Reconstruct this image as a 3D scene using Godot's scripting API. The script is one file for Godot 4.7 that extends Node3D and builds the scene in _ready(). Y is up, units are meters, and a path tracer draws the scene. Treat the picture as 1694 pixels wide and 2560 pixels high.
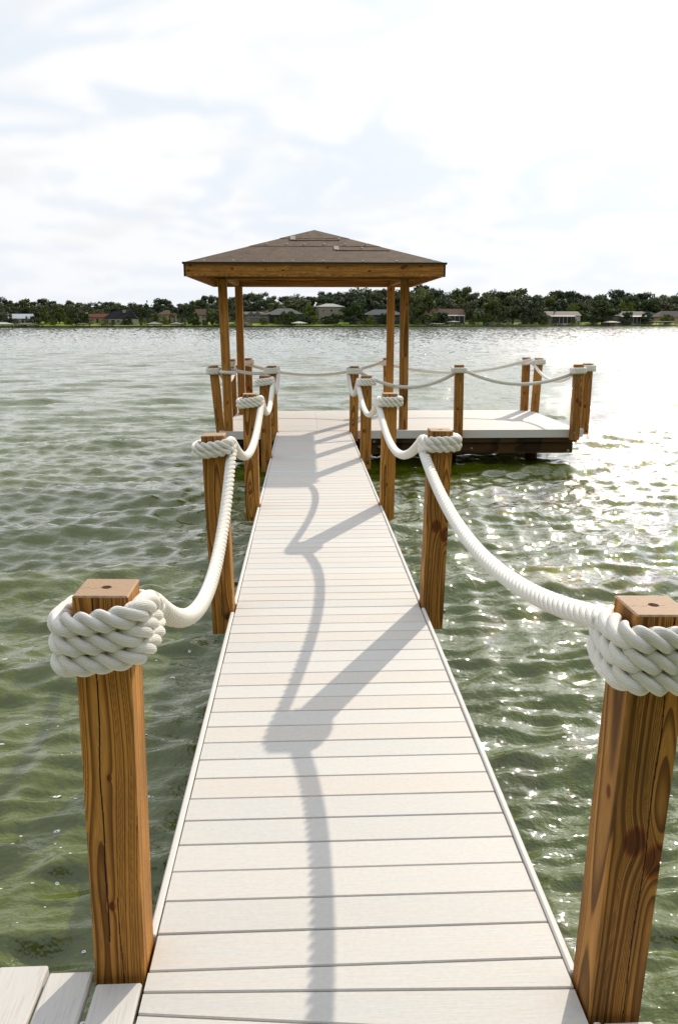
extends Node3D
# A white-decked boardwalk with rope-wrapped timber posts leads over a lake to a platform with a small hip-roofed gazebo.
# Units are metres, y = 0 is the mean water level, the boardwalk runs towards -z.

const DECK := 0.70
const BOARD := 0.1425
const XL := -0.481
const XR := 0.754
const PLAT_Z := 13.64
const PLAT_END := 16.82
const PLAT_L := -1.42
const PLAT_R := 4.83
const ROPE_R := 0.031

var M := {}
var used := {}
var rng := RandomNumberGenerator.new()

# ---------------------------------------------------------------- mesh helper
class MB:
	var v := PackedVector3Array()
	var n := PackedVector3Array()
	var t := PackedVector2Array()
	var c := PackedColorArray()
	var i := PackedInt32Array()
	var color := Color.WHITE
	var colored := false
	func vert(p: Vector3, nn: Vector3, uv := Vector2.ZERO) -> int:
		v.append(p); n.append(nn); t.append(uv)
		if colored: c.append(color)
		return v.size() - 1
	# corners run counter-clockwise seen from outside
	func quad(a: Vector3, b: Vector3, cc: Vector3, d: Vector3, ua := Vector2.ZERO, ub := Vector2.ZERO, uc := Vector2.ZERO, ud := Vector2.ZERO) -> void:
		var nn := (b - a).cross(cc - a)
		if nn.length_squared() < 1e-16: nn = (cc - a).cross(d - a)
		nn = nn.normalized()
		var k := vert(a, nn, ua); vert(b, nn, ub); vert(cc, nn, uc); vert(d, nn, ud)
		i.append_array(PackedInt32Array([k, k + 2, k + 1, k, k + 3, k + 2]))
	func tri(a: Vector3, b: Vector3, cc: Vector3, ua := Vector2.ZERO, ub := Vector2.ZERO, uc := Vector2.ZERO) -> void:
		var nn := (b - a).cross(cc - a).normalized()
		var k := vert(a, nn, ua); vert(b, nn, ub); vert(cc, nn, uc)
		i.append_array(PackedInt32Array([k, k + 2, k + 1]))
	func flatuv(p: Vector3, nn: Vector3, long: int) -> Vector2:
		# grain runs along the long axis: second coordinate along it, first across
		var an := nn.abs()
		var axis := 0 if an.x > an.y and an.x > an.z else (1 if an.y > an.z else 2)
		var others := []
		for k in 3:
			if k != long and k != axis: others.append(k)
		var across: float = p[others[0]] if others.size() == 1 else p[others[0]]
		var along: float = p[long] if axis != long else p[others[1]]
		return Vector2(across + 0.25 * axis, along)
	func uvquad(a: Vector3, b: Vector3, cc: Vector3, d: Vector3, x: Transform3D, long: int, su: Vector2) -> void:
		var nn := (b - a).cross(cc - a).normalized()
		quad(x * a, x * b, x * cc, x * d, flatuv(a, nn, long) * su, flatuv(b, nn, long) * su, flatuv(cc, nn, long) * su, flatuv(d, nn, long) * su)
	# chamfered box of 44 triangles; long = axis of the grain
	func box(size: Vector3, x := Transform3D.IDENTITY, e := 0.004, long := 0, su := Vector2.ONE) -> void:
		var h := size * 0.5
		e = minf(e, minf(h.x, minf(h.y, h.z)) * 0.45)
		var q := h - Vector3.ONE * e
		for s in [-1.0, 1.0]:
			var X: float = s * h.x
			var Y: float = s * h.y
			var Z: float = s * h.z
			var fx := [Vector3(X, -q.y, -q.z), Vector3(X, q.y, -q.z), Vector3(X, q.y, q.z), Vector3(X, -q.y, q.z)]
			var fy := [Vector3(-q.x, Y, -q.z), Vector3(-q.x, Y, q.z), Vector3(q.x, Y, q.z), Vector3(q.x, Y, -q.z)]
			var fz := [Vector3(-q.x, -q.y, Z), Vector3(q.x, -q.y, Z), Vector3(q.x, q.y, Z), Vector3(-q.x, q.y, Z)]
			for f in [fx, fy, fz]:
				if s > 0: uvquad(f[0], f[1], f[2], f[3], x, long, su)
				else: uvquad(f[3], f[2], f[1], f[0], x, long, su)
		for a in [-1.0, 1.0]:
			for b in [-1.0, 1.0]:
				edge(Vector3(a * h.x, b * q.y, -q.z), Vector3(a * q.x, b * h.y, -q.z), Vector3(a * q.x, b * h.y, q.z), Vector3(a * h.x, b * q.y, q.z), a * b > 0, x, long, su)
				edge(Vector3(a * h.x, -q.y, b * q.z), Vector3(a * h.x, q.y, b * q.z), Vector3(a * q.x, q.y, b * h.z), Vector3(a * q.x, -q.y, b * h.z), a * b > 0, x, long, su)
				edge(Vector3(-q.x, a * h.y, b * q.z), Vector3(-q.x, a * q.y, b * h.z), Vector3(q.x, a * q.y, b * h.z), Vector3(q.x, a * h.y, b * q.z), a * b > 0, x, long, su)
				for g in [-1.0, 1.0]:
					var p0 := Vector3(a * h.x, b * q.y, g * q.z)
					var p1 := Vector3(a * q.x, b * h.y, g * q.z)
					var p2 := Vector3(a * q.x, b * q.y, g * h.z)
					var u0 := flatuv(p0, Vector3(a, 0, 0), long) * su
					if a * b * g > 0: tri(x * p0, x * p1, x * p2, u0, u0, u0)
					else: tri(x * p0, x * p2, x * p1, u0, u0, u0)
	func edge(a: Vector3, b: Vector3, cc: Vector3, d: Vector3, flip: bool, x: Transform3D, long: int, su: Vector2) -> void:
		var nn := (b - a).cross(cc - a)
		if nn.dot((a + b + cc + d)) < 0.0:
			uvquad(d, cc, b, a, x, long, su)
		else:
			uvquad(a, b, cc, d, x, long, su)
	# tube along points with radii; smooth normals, capped ends
	func tube(p: Array, r: Array, sides := 8, cap := true) -> void:
		var nrm := Vector3.UP
		var first := v.size()
		for k in p.size():
			var d: Vector3 = (p[mini(k + 1, p.size() - 1)] - p[maxi(k - 1, 0)]).normalized()
			if absf(d.dot(nrm)) > 0.9: nrm = Vector3.RIGHT if absf(d.x) < 0.9 else Vector3.FORWARD
			nrm = (nrm - d * d.dot(nrm)).normalized()
			var b := d.cross(nrm)
			for s in sides + 1:
				var a := TAU * s / sides
				var o := nrm * cos(a) + b * sin(a)
				vert(p[k] + o * r[k], o, Vector2(float(s) / sides, float(k)))
		for k in p.size() - 1:
			for s in sides:
				var a := first + k * (sides + 1) + s
				var b2 := a + sides + 1
				i.append_array(PackedInt32Array([a, b2, a + 1, a + 1, b2, b2 + 1]))
		if cap:
			for e in [0, p.size() - 1]:
				var d: Vector3 = (p[e] - p[1 if e == 0 else e - 1]).normalized()
				var k := vert(p[e], d)
				for s in sides + 1: vert(v[first + e * (sides + 1) + s], d)
				for s in sides:
					if e == 0: i.append_array(PackedInt32Array([k, k + 1 + s, k + 2 + s]))
					else: i.append_array(PackedInt32Array([k, k + 2 + s, k + 1 + s]))
	func mesh() -> ArrayMesh:
		var a := []
		a.resize(Mesh.ARRAY_MAX)
		a[Mesh.ARRAY_VERTEX] = v
		a[Mesh.ARRAY_NORMAL] = n
		a[Mesh.ARRAY_TEX_UV] = t
		if colored: a[Mesh.ARRAY_COLOR] = c
		a[Mesh.ARRAY_INDEX] = i
		var m := ArrayMesh.new()
		m.add_surface_from_arrays(Mesh.PRIMITIVE_TRIANGLES, a)
		return m

# ---------------------------------------------------------------- naming helpers
func numbered(called: String) -> String:
	var k: int = used.get(called, 0)
	used[called] = k + 1
	return called if k == 0 else "%s_%03d" % [called, k]

func put(called: String, mesh: Mesh, mat: Material, parent: Node, at := Transform3D.IDENTITY) -> MeshInstance3D:
	var o := MeshInstance3D.new()
	o.name = numbered(called) if parent == self else called
	o.mesh = mesh
	o.material_override = mat
	o.transform = at
	parent.add_child(o, true)
	return o

func tag(o: Node, label: String, category: String, group := "") -> Node:
	o.set_meta("label", label)
	o.set_meta("category", category)
	if group != "": o.set_meta("group", group)
	return o

func thing(called: String, label: String, category: String, at := Vector3.ZERO, group := "") -> Node3D:
	var o := Node3D.new()
	o.name = numbered(called)
	add_child(o)
	o.position = at
	tag(o, label, category, group)
	return o

func kind(o: Node, k: String) -> Node:
	o.set_meta("kind", k)
	return o

func boxmesh(size: Vector3, e := 0.004, long := 0, su := Vector2.ONE) -> ArrayMesh:
	var b := MB.new()
	b.box(size, Transform3D.IDENTITY, e, long, su)
	return b.mesh()

# metres right, above the deck and out along the boardwalk
func P(x: float, y: float, z: float) -> Vector3:
	return Vector3(x, DECK + y, -z)

# ---------------------------------------------------------------- computed textures
func noise(freq: float, seed_: int, oct := 1) -> FastNoiseLite:
	var f := FastNoiseLite.new()
	f.noise_type = FastNoiseLite.TYPE_SIMPLEX_SMOOTH
	f.seed = seed_
	f.frequency = freq
	if oct == 1: f.fractal_type = FastNoiseLite.FRACTAL_NONE
	else:
		f.fractal_type = FastNoiseLite.FRACTAL_FBM
		f.fractal_octaves = oct
	return f

func tex(img: Image) -> ImageTexture:
	return ImageTexture.create_from_image(img)

# The four faces of a squared pine timber side by side: growth rings cut by the faces, knots, drying cracks.
func timber_image(w: int, h: int, long_m: float, seed_: int, pith: Vector2, knots: Array, cracks: Array, half := 0.07, faces := 4, gain := 1.0) -> Image:
	var data := PackedByteArray()
	data.resize(w * h * 3)
	var na := noise(1.0, seed_)
	var nb := noise(1.0, seed_ + 7)
	var nf := noise(1.0, seed_ + 13)
	var fw := w / faces
	var o := 0
	for j in h:
		var hh := long_m * j / h
		var px := pith.x + 0.014 * na.get_noise_2d(hh * 1.1, 3.0)
		var py := pith.y + 0.016 * nb.get_noise_2d(hh * 0.9, 9.0)
		for k in w:
			var f := k / fw
			var u := float(k % fw) / fw
			var a := (u - 0.5) * 2.0 * half
			var x := a
			var y := half
			if f == 1: x = half; y = -a
			elif f == 2: x = -a; y = -half
			elif f == 3: x = -half; y = a
			var warp := 0.007 * na.get_noise_3d(x * 9.0, y * 9.0, hh * 1.6)
			var r := sqrt((x - px) * (x - px) + (y - py) * (y - py)) + warp
			var dark := 0.0
			var red := 0.0
			for kn in knots:
				if int(kn[0]) != f: continue
				var dx: float = (u - kn[1]) * 2.0 * half
				var dy: float = hh - kn[2]
				var rad: float = kn[3]
				if absf(dy) > rad * 7.0: continue
				var d := sqrt(dx * dx + dy * dy * 0.42)
				r += 0.55 * rad * exp(-d * d / (rad * rad * 3.2))
				if d < rad * 1.25:
					dark = maxf(dark, 0.62 * (1.0 - smoothstep(rad * 0.75, rad * 1.25, d)))
					red = 1.0
			var ph := r / (0.0078 + 0.002 * nb.get_noise_2d(r * 30.0, 1.0))
			var tt := ph - floorf(ph)
			var late := smoothstep(0.35, 0.9, tt) * (1.0 - smoothstep(0.92, 1.0, tt))
			var fib := nf.get_noise_2d(a * 900.0 + f * 50.0, hh * 14.0)
			var big := nb.get_noise_3d(x * 14.0, y * 14.0, hh * 2.4)
			var g := (1.0 + 0.10 * fib + 0.13 * big) * gain
			late = clampf(late * 0.74 + dark, 0.0, 1.0)
			var R := lerpf(190.0, 88.0, late)
			var G := lerpf(134.0, 53.0, late)
			var B := lerpf(63.0, 15.0, late)
			if red > 0.0: R *= 1.0; G *= 0.86; B *= 0.7
			for cr in cracks:
				if int(cr[0]) == f and hh > cr[3] and hh < cr[4]:
					var uc: float = cr[1] + 0.05 * na.get_noise_2d(hh * 2.2, 40.0 + cr[1] * 9.0)
					if absf(u - uc) < cr[2]: R *= 0.16; G *= 0.14; B *= 0.12
			data[o] = clampi(int(R * g), 0, 255)
			data[o + 1] = clampi(int(G * g), 0, 255)
			data[o + 2] = clampi(int(B * g), 0, 255)
			o += 3
	return Image.create_from_data(w, h, false, Image.FORMAT_RGB8, data)

func std(col: Color, rough := 0.8, spec := 0.35) -> StandardMaterial3D:
	var m := StandardMaterial3D.new()
	m.albedo_color = col
	m.roughness = rough
	m.metallic_specular = spec
	return m

func lin(r: float, g: float, b: float) -> Color:
	return Color(r, g, b).linear_to_srgb()

func timber_mat(img: Image, tint := Color.WHITE) -> StandardMaterial3D:
	var m := std(tint, 0.72, 0.35)
	m.albedo_texture = tex(img)
	return m

func make_materials() -> void:
	# timber of the posts, four trees of it
	var kn := [
		[[0, 0.42, 0.93, 0.009], [0, 0.5, 0.52, 0.006], [1, 0.6, 1.25, 0.012], [3, 0.4, 0.7, 0.014]],
		[[0, 0.45, 0.62, 0.026], [0, 0.9, 0.68, 0.03], [3, 0.7, 0.5, 0.012], [1, 0.5, 0.9, 0.012]],
		[[0, 0.3, 0.75, 0.018], [0, 0.7, 1.2, 0.01], [1, 0.4, 0.4, 0.014], [3, 0.5, 1.0, 0.013]],
		[[0, 0.62, 0.35, 0.011], [0, 0.3, 1.0, 0.012], [3, 0.5, 1.1, 0.014], [1, 0.3, 0.6, 0.015]]]
	var cr := [
		[[0, 0.34, 0.013, -1.0, 1.05], [0, 0.55, 0.008, 0.9, 1.5]],
		[[0, 0.66, 0.010, -1.0, 1.3]],
		[[0, 0.5, 0.011, -1.0, 1.2], [3, 0.5, 0.008, 0.2, 0.9]],
		[[0, 0.58, 0.010, 0.0, 1.0]]]
	var pi := [Vector2(-0.035, 0.115), Vector2(0.05, 0.02), Vector2(0.02, 0.12), Vector2(-0.02, -0.03)]
	for k in 4:
		M["timber%d" % k] = timber_mat(timber_image(448, 896, 1.5, 11 + k * 31, pi[k], kn[k], cr[k], 0.07, 4, [1.0, 0.9, 0.95, 0.97][k]))
	# sawn ends: growth rings seen end on
	var eg := Image.create(128, 128, false, Image.FORMAT_RGB8)
	var ne := noise(1.0, 77, 2)
	for y in 128:
		for x in 128:
			var r := sqrt(pow(x - 96.0, 2.0) + pow(y + 40.0, 2.0)) + 5.0 * ne.get_noise_2d(x * 0.03, y * 0.03)
			var ring := 0.5 + 0.5 * sin(r * 0.75)
			var g := 1.0 - 0.13 * ring + 0.06 * ne.get_noise_2d(x * 0.4, y * 0.4)
			if absf(y - 70.0 - 6.0 * ne.get_noise_2d(x * 0.05, 3.0)) < 0.8 and x < 90: g *= 0.45
			eg.set_pixel(x, y, Color(0.72 * g, 0.60 * g, 0.49 * g))
	M.end_grain = timber_mat(eg)
	# the long boards round the gazebo's eaves and its beams
	var bk := [[0, 0.6, 0.19, 0.012], [0, 0.35, 0.86, 0.016], [0, 0.62, 1.39, 0.024], [0, 0.75, 1.44, 0.02], [0, 0.7, 1.68, 0.016], [0, 0.35, 2.13, 0.017], [0, 0.75, 2.16, 0.018], [0, 0.5, 2.82, 0.018], [0, 0.45, 3.35, 0.01], [0, 0.4, 3.62, 0.012]]
	M.fascia = timber_mat(timber_image(72, 1536, 4.14, 301, Vector2(0.004, 0.108), bk, [], 0.103, 1, 0.96))
	# pale composite decking: fine lengthwise streaks
	for k in 3:
		var img := Image.create(512, 128, false, Image.FORMAT_RGB8)
		var na := noise(1.0, 60 + k, 3)
		var nb := noise(1.0, 80 + k)
		for y in 128:
			for x in 512:
				var s := na.get_noise_2d(x * 0.012, y * 0.62) * 0.5 + nb.get_noise_2d(x * 0.02, y * 0.9) * 0.3
				var p := nb.get_noise_2d(x * 0.009 + 50.0, y * 0.03)
				var g := 1.0 + 0.045 * s
				img.set_pixel(x, y, Color(0.82 * g + 0.008 * p, 0.805 * g, 0.782 * g - 0.008 * p))
		var m := std(Color(1, 1, 1) if k == 0 else (Color(1.0, 0.985, 0.972) if k == 1 else Color(0.978, 0.982, 0.985)), 0.62, 0.4)
		m.albedo_texture = tex(img)
		m.uv1_scale = Vector3(1.0 / 0.14, 1.0 / 1.3, 1)
		M["deck%d" % k] = m
	var hi := Image.create(64, 256, false, Image.FORMAT_RGB8)
	var nh := noise(1.0, 99, 2)
	for y in 256:
		for x in 64:
			var s := 0.5 + 0.4 * nh.get_noise_2d(x * 0.9, y * 0.03)
			hi.set_pixel(x, y, Color(s, s, s))
	var ht := tex(hi)
	for k in 3:
		M["deck%d" % k].heightmap_enabled = true
		M["deck%d" % k].heightmap_texture = ht
		M["deck%d" % k].heightmap_scale = 0.05
	M.trim = std(Color(0.84, 0.825, 0.805), 0.6, 0.4)
	# old painted planks of the shore deck
	var sp := Image.create(128, 512, false, Image.FORMAT_RGB8)
	var ns := noise(1.0, 140, 3)
	for y in 512:
		for x in 128:
			var s := ns.get_noise_2d(x * 0.35, y * 0.02)
			var q := smoothstep(0.32, 0.5, ns.get_noise_2d(x * 0.2 + 90.0, y * 0.012 + 40.0))
			var g := 0.82 + 0.03 * s - 0.05 * q
			sp.set_pixel(x, y, Color(g, g * 0.985, g * 0.96))
	M.plank = std(Color.WHITE, 0.7, 0.35)
	M.plank.albedo_texture = tex(sp)
	M.plank.uv1_scale = Vector3(1.0 / 0.3, 1.0 / 1.6, 1)
	# rope: yarns run along the rope's axis over every strand
	var yi := Image.create(128, 256, false, Image.FORMAT_RGB8)
	var yc := Image.create(128, 256, false, Image.FORMAT_RGB8)
	var ny := noise(1.0, 170, 2)
	for y in 256:
		for x in 128:
			var wob := ny.get_noise_2d(x * 0.05, y * 0.05) * 0.35
			var s := absf(sin(PI * (x / 128.0 * 16.0 + wob)))
			s = pow(s, 0.6) * (0.85 + 0.15 * ny.get_noise_2d(x * 0.6, y * 0.08))
			yi.set_pixel(x, y, Color(s, s, s))
			var dirt := smoothstep(0.15, 0.6, ny.get_noise_2d(x * 0.04 + 30.0, y * 0.05))
			var g := 0.985 + 0.03 * ny.get_noise_2d(x * 0.5, y * 0.2) - 0.12 * (1.0 - s)
			yc.set_pixel(x, y, Color(g, g * (0.985 - 0.015 * dirt), g * (0.955 - 0.05 * dirt)))
	M.rope = std(Color(0.98, 0.98, 0.98), 0.92, 0.25)
	M.rope.albedo_texture = tex(yc)
	M.rope.heightmap_enabled = true
	M.rope.heightmap_texture = tex(yi)
	M.rope.heightmap_scale = 0.07
	# mineral-surfaced roofing felt
	var ri := Image.create(512, 512, false, Image.FORMAT_RGB8)
	var nr := noise(1.0, 200, 2)
	var nr2 := noise(1.0, 201, 2)
	for y in 512:
		for x in 512:
			var s := nr.get_noise_2d(x * 0.32, y * 0.32)
			var b := nr2.get_noise_2d(x * 0.02, y * 0.02)
			var g := 1.0 + 0.30 * s + 0.14 * b
			if s > 0.42: g += 0.7
			ri.set_pixel(x, y, Color(0.37 * g, 0.312 * g, 0.262 * g))
	M.felt = std(Color.WHITE, 0.9, 0.3)
	M.felt.albedo_texture = tex(ri)
	M.felt.uv1_triplanar = true
	M.felt.uv1_scale = Vector3.ONE * 0.36
	M.felt_pale = std(Color(0.62, 0.57, 0.53), 0.85, 0.3)
	M.edge_metal = std(Color(0.09, 0.09, 0.085), 0.5, 0.5)
	M.galv = std(Color(0.6, 0.61, 0.6), 0.35, 0.5)
	M.galv.metallic = 0.9
	M.nail = std(Color(0.66, 0.74, 0.66), 0.5, 0.5)
	M.dark_timber = timber_mat(timber_image(96, 512, 1.5, 401, Vector2(0.0, 0.16), [], [], 0.07, 1, 0.38))  # plain timber grain at a much darker gain, for substructure and corner strips
	M.clip = std(Color(0.03, 0.03, 0.03), 0.6, 0.3)

# ---------------------------------------------------------------- camera, sky, sun
const SUN_AZ := 28.8
const SUN_EL := 30.4

func sky_image() -> Image:
	var W := 1280
	var H := 640
	var f := PackedFloat32Array()
	f.resize(W * H * 3)
	var n1 := noise(1.0, 5, 5)
	var n2 := noise(1.0, 17, 4)
	var n3 := noise(1.0, 29, 3)
	var saz := deg_to_rad(SUN_AZ)
	var sel := deg_to_rad(SUN_EL)
	var sun := Vector3(sin(saz) * cos(sel), sin(sel), -cos(saz) * cos(sel))
	var o := 0
	for y in H:
		var th := PI * (y + 0.5) / H
		var dy := cos(th)
		var st := sin(th)
		for x in W:
			if dy < -0.01:
				f[o] = 0.22; f[o + 1] = 0.25; f[o + 2] = 0.19
				o += 3
				continue
			var az := TAU * (x + 0.5) / W
			var d := Vector3(sin(az) * st, dy, -cos(az) * st)
			var k := 1.0 / (maxf(dy, 0.0) + 0.16)
			var px := d.x * k
			var pz := d.z * k
			var wx := px + 0.5 * n3.get_noise_2d(px * 0.7, pz * 0.7)
			var wz := pz + 0.5 * n3.get_noise_2d(px * 0.7 + 40.0, pz * 0.7)
			var a := n1.get_noise_2d(wx * 1.15 + 3.1, wz * 1.3 + 1.7)
			var b := n2.get_noise_2d(wx * 2.6, wz * 3.2)
			var c := smoothstep(-0.40, 0.20, a + 0.7 * b)
			var thick := smoothstep(0.1, 0.6, n3.get_noise_2d(px * 1.7 + 11.0, pz * 1.9 + 5.0) + 0.25 * b)
			# bright haze and thin cloud low down, opening to a deeper blue overhead
			var high := smoothstep(0.30, 0.85, dy)
			c *= 1.0 - 0.35 * high
			var w := 0.71 - 0.07 * thick
			var hz := 1.0 - smoothstep(0.0, 0.2, dy)
			var R := lerpf(lerpf(0.585, 0.45, high), w, c)
			var G := lerpf(lerpf(0.63, 0.53, high), w * 1.005, c)
			var B := lerpf(lerpf(0.685, 0.64, high), w * 1.015, c)
			R = lerpf(R, 0.64, hz * 0.6)
			G = lerpf(G, 0.66, hz * 0.6)
			B = lerpf(B, 0.69, hz * 0.6)
			var cs := clampf(d.dot(sun), -1.0, 1.0)
			var ang := rad_to_deg(acos(cs))
			var au := 4.4 * exp(-ang / 5.6) + 0.07 * exp(-ang / 30.0)
			f[o] = R + au * 1.0
			f[o + 1] = G + au * 0.98
			f[o + 2] = B + au * 0.94
			o += 3
	return Image.create_from_data(W, H, false, Image.FORMAT_RGBF, f.to_byte_array())

func make_view() -> void:
	var cam := Camera3D.new()
	cam.name = "camera"
	cam.position = Vector3(0, DECK + 1.853, 0)
	cam.rotation = Vector3(-0.2386, -0.0424, 0)
	cam.fov = 66.52
	cam.near = 0.05
	cam.far = 3000.0
	add_child(cam)
	var e := Environment.new()
	e.background_mode = Environment.BG_SKY
	e.sky = Sky.new()
	var sm := PanoramaSkyMaterial.new()
	sm.panorama = ImageTexture.create_from_image(sky_image())
	e.sky.sky_material = sm
	e.tonemap_mode = Environment.TONE_MAPPER_LINEAR
	e.tonemap_exposure = 1.38
	e.sdfgi_enabled = true
	e.ssao_enabled = true
	e.ssil_enabled = true
	var we := WorldEnvironment.new()
	we.name = "world_environment"
	we.environment = e
	add_child(we)
	var sun := DirectionalLight3D.new()
	sun.name = "sun"
	sun.light_energy = 0.88
	sun.light_angular_distance = 0.55
	sun.light_color = Color(1.0, 0.955, 0.88)
	sun.shadow_enabled = true
	add_child(sun)
	sun.rotation = Vector3(-deg_to_rad(SUN_EL), PI - deg_to_rad(SUN_AZ), 0)

# ---------------------------------------------------------------- the lake
var wkx := PackedFloat32Array()
var wkz := PackedFloat32Array()
var wka := PackedFloat32Array()
var wkp := PackedFloat32Array()
var wkl := PackedFloat32Array()

# wind chop: many short waves, shortest first, with peaked crests
func make_waves() -> void:
	var r := RandomNumberGenerator.new()
	r.seed = 77
	var N := 34
	for k in N:
		var t := float(k) / (N - 1)
		var L := 0.07 * pow(2.4 / 0.07, t)
		var ang := deg_to_rad(98.0 + r.randfn(0.0, 15.0 if L > 0.5 else 24.0))
		var s := 0.125 if L > 0.11 and L < 0.44 else (0.07 if L <= 0.11 else 0.056)
		var q := TAU / L
		wkx.append(q * cos(ang)); wkz.append(q * sin(ang)); wka.append(s / q); wkp.append(r.randf() * TAU); wkl.append(L)

func wave_h(x: float, z: float, space: float) -> float:
	var h := 0.0
	var k := wkl.size() - 1
	var least := space * 2.4
	# gusts: chop is livelier in some patches than in others
	while k >= 0 and wkl[k] > least:
		var s := sin(wkx[k] * x + wkz[k] * z + wkp[k])
		h += wka[k] * (s + 0.6 * s * s) * minf(1.0, (wkl[k] / space - 2.4) * 0.7)
		k -= 1
	return h - 0.02

func make_lake() -> void:
	make_waves()
	var zs := PackedFloat32Array()
	var z := 0.25
	while z < 640.0:
		zs.append(z)
		z += maxf(0.016, 0.0058 * z)
	var C := 600
	var R := zs.size()
	var v := PackedVector3Array(); v.resize(R * (C + 1))
	var nn := PackedVector3Array(); nn.resize(R * (C + 1))
	var uv := PackedVector2Array(); uv.resize(R * (C + 1))
	var rg := RandomNumberGenerator.new()
	rg.seed = 5
	for i in R:
		var zz := zs[i]
		var half := 2.7 + 0.57 * zz
		var space := maxf(2.0 * half / C, maxf(0.016, 0.0058 * zz))
		for j in C + 1:
			var x := -half + 2.0 * half * j / C + 0.05 * zz
			var hh := wave_h(x, zz, space) if space < 1.0 else 0.0
			if zz > 30.0: hh += smoothstep(30.0, 110.0, zz) * space * 0.05 * rg.randf_range(-1.0, 1.0)
			v[i * (C + 1) + j] = Vector3(x, hh, -zz)
			uv[i * (C + 1) + j] = Vector2(x, zz)
	for i in R:
		for j in C + 1:
			var a := v[i * (C + 1) + maxi(j - 1, 0)]
			var b := v[i * (C + 1) + mini(j + 1, C)]
			var c := v[maxi(i - 1, 0) * (C + 1) + j]
			var d := v[mini(i + 1, R - 1) * (C + 1) + j]
			nn[i * (C + 1) + j] = (b - a).cross(d - c).normalized()
	var mat := std(lin(0.078, 0.100, 0.0), 0.01, 0.52)
	mat.clearcoat_enabled = true
	mat.clearcoat = 0.55
	mat.clearcoat_roughness = 0.01
	var rn := noise(1.0 / 64.0, 321, 5)
	rn.fractal_gain = 0.62
	var hi := rn.get_seamless_image(1024, 1024)
	hi.convert(Image.FORMAT_RGBA8)
	hi.bump_map_to_normal_map(9.0)
	mat.normal_enabled = true
	mat.normal_texture = tex(hi)
	mat.normal_scale = 0.75
	mat.uv1_triplanar = true
	mat.uv1_world_triplanar = true
	mat.uv1_scale = Vector3(0.24, 0.3, 0.37)
	M.water = mat
	# beyond some 45 m the chop is finer than the mesh: a second sheet carries it as relief
	var far := mat.duplicate() as StandardMaterial3D
	far.normal_scale = 1.0
	far.roughness = 0.06
	far.uv1_scale = Vector3(0.13, 0.3, 0.16)
	var cut := 0
	while zs[cut] < 45.0: cut += 1
	# the lake goes on to either side, a little below the modelled chop
	var wide := MB.new()
	wide.quad(Vector3(-1500, -0.35, -1.5), Vector3(1500, -0.35, -1.5), Vector3(1500, -0.35, -1000), Vector3(-1500, -0.35, -1000))
	kind(put("outer_lake_water", wide.mesh(), far, self), "structure")
	for part in 2:
		var i0 := 0 if part == 0 else cut
		var i1 := cut if part == 0 else R - 1
		var idx := PackedInt32Array()
		idx.resize((i1 - i0) * C * 6)
		var o := 0
		for i in i1 - i0:
			for j in C:
				var a := i * (C + 1) + j
				var b := a + C + 1
				idx[o] = a; idx[o + 1] = b; idx[o + 2] = a + 1
				idx[o + 3] = a + 1; idx[o + 4] = b; idx[o + 5] = b + 1
				o += 6
		var arr := []
		arr.resize(Mesh.ARRAY_MAX)
		arr[Mesh.ARRAY_VERTEX] = v.slice(i0 * (C + 1), (i1 + 1) * (C + 1))
		arr[Mesh.ARRAY_NORMAL] = nn.slice(i0 * (C + 1), (i1 + 1) * (C + 1))
		arr[Mesh.ARRAY_TEX_UV] = uv.slice(i0 * (C + 1), (i1 + 1) * (C + 1))
		arr[Mesh.ARRAY_INDEX] = idx
		var m := ArrayMesh.new()
		m.add_surface_from_arrays(Mesh.PRIMITIVE_TRIANGLES, arr)
		kind(put("lake_water" if part == 0 else "open_lake_water", m, mat if part == 0 else far, self), "structure")

func foam_spot(b: MB, x: float, z: float, r: float, rg: RandomNumberGenerator) -> void:
	var K := 11
	var ring := []
	var hole := []
	var sx := rg.randf_range(0.9, 1.7)
	for k in K:
		var a := TAU * k / K
		var q := r * rg.randf_range(0.65, 1.15)
		var p := Vector2(x + cos(a) * q * sx, z + sin(a) * q)
		ring.append(Vector3(p.x, wave_h(p.x, p.y, 0.05) + 0.003, -p.y))
		var p2 := Vector2(x + cos(a) * q * sx * 0.3, z + sin(a) * q * 0.3)
		hole.append(Vector3(p2.x, wave_h(p2.x, p2.y, 0.05) + 0.004, -p2.y))
	var mid := Vector3(x, wave_h(x, z, 0.05) + 0.004, -z)
	for k in K:
		var l := (k + 1) % K
		b.quad(ring[k], ring[l], hole[l], hole[k])
		if r < 0.006: b.tri(hole[k], hole[l], mid)

func make_foam() -> void:
	var rg := RandomNumberGenerator.new()
	rg.seed = 9
	var b := MB.new()
	for k in 330:
		var left := k < 240
		var x := rg.randf_range(-2.6, -0.72) if left else rg.randf_range(0.95, 2.0)
		var z := (2.3 + 3.6 * pow(rg.randf(), 1.3)) if left else rg.randf_range(2.4, 4.6)
		var r := 0.004 + 0.015 * pow(rg.randf(), 3.5)
		foam_spot(b, x, z, r, rg)
	var o := put("foam_flecks", b.mesh(), std(Color(0.9, 0.91, 0.89), 0.7, 0.4), self)
	kind(o, "stuff")
	tag(o, "small white foam flecks drifting on the green water beside the walkway", "foam")

# ---------------------------------------------------------------- boardwalk, platform and shore deck
func deckmat() -> Material:
	return M["deck%d" % rng.randi_range(0, 2)]

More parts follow.
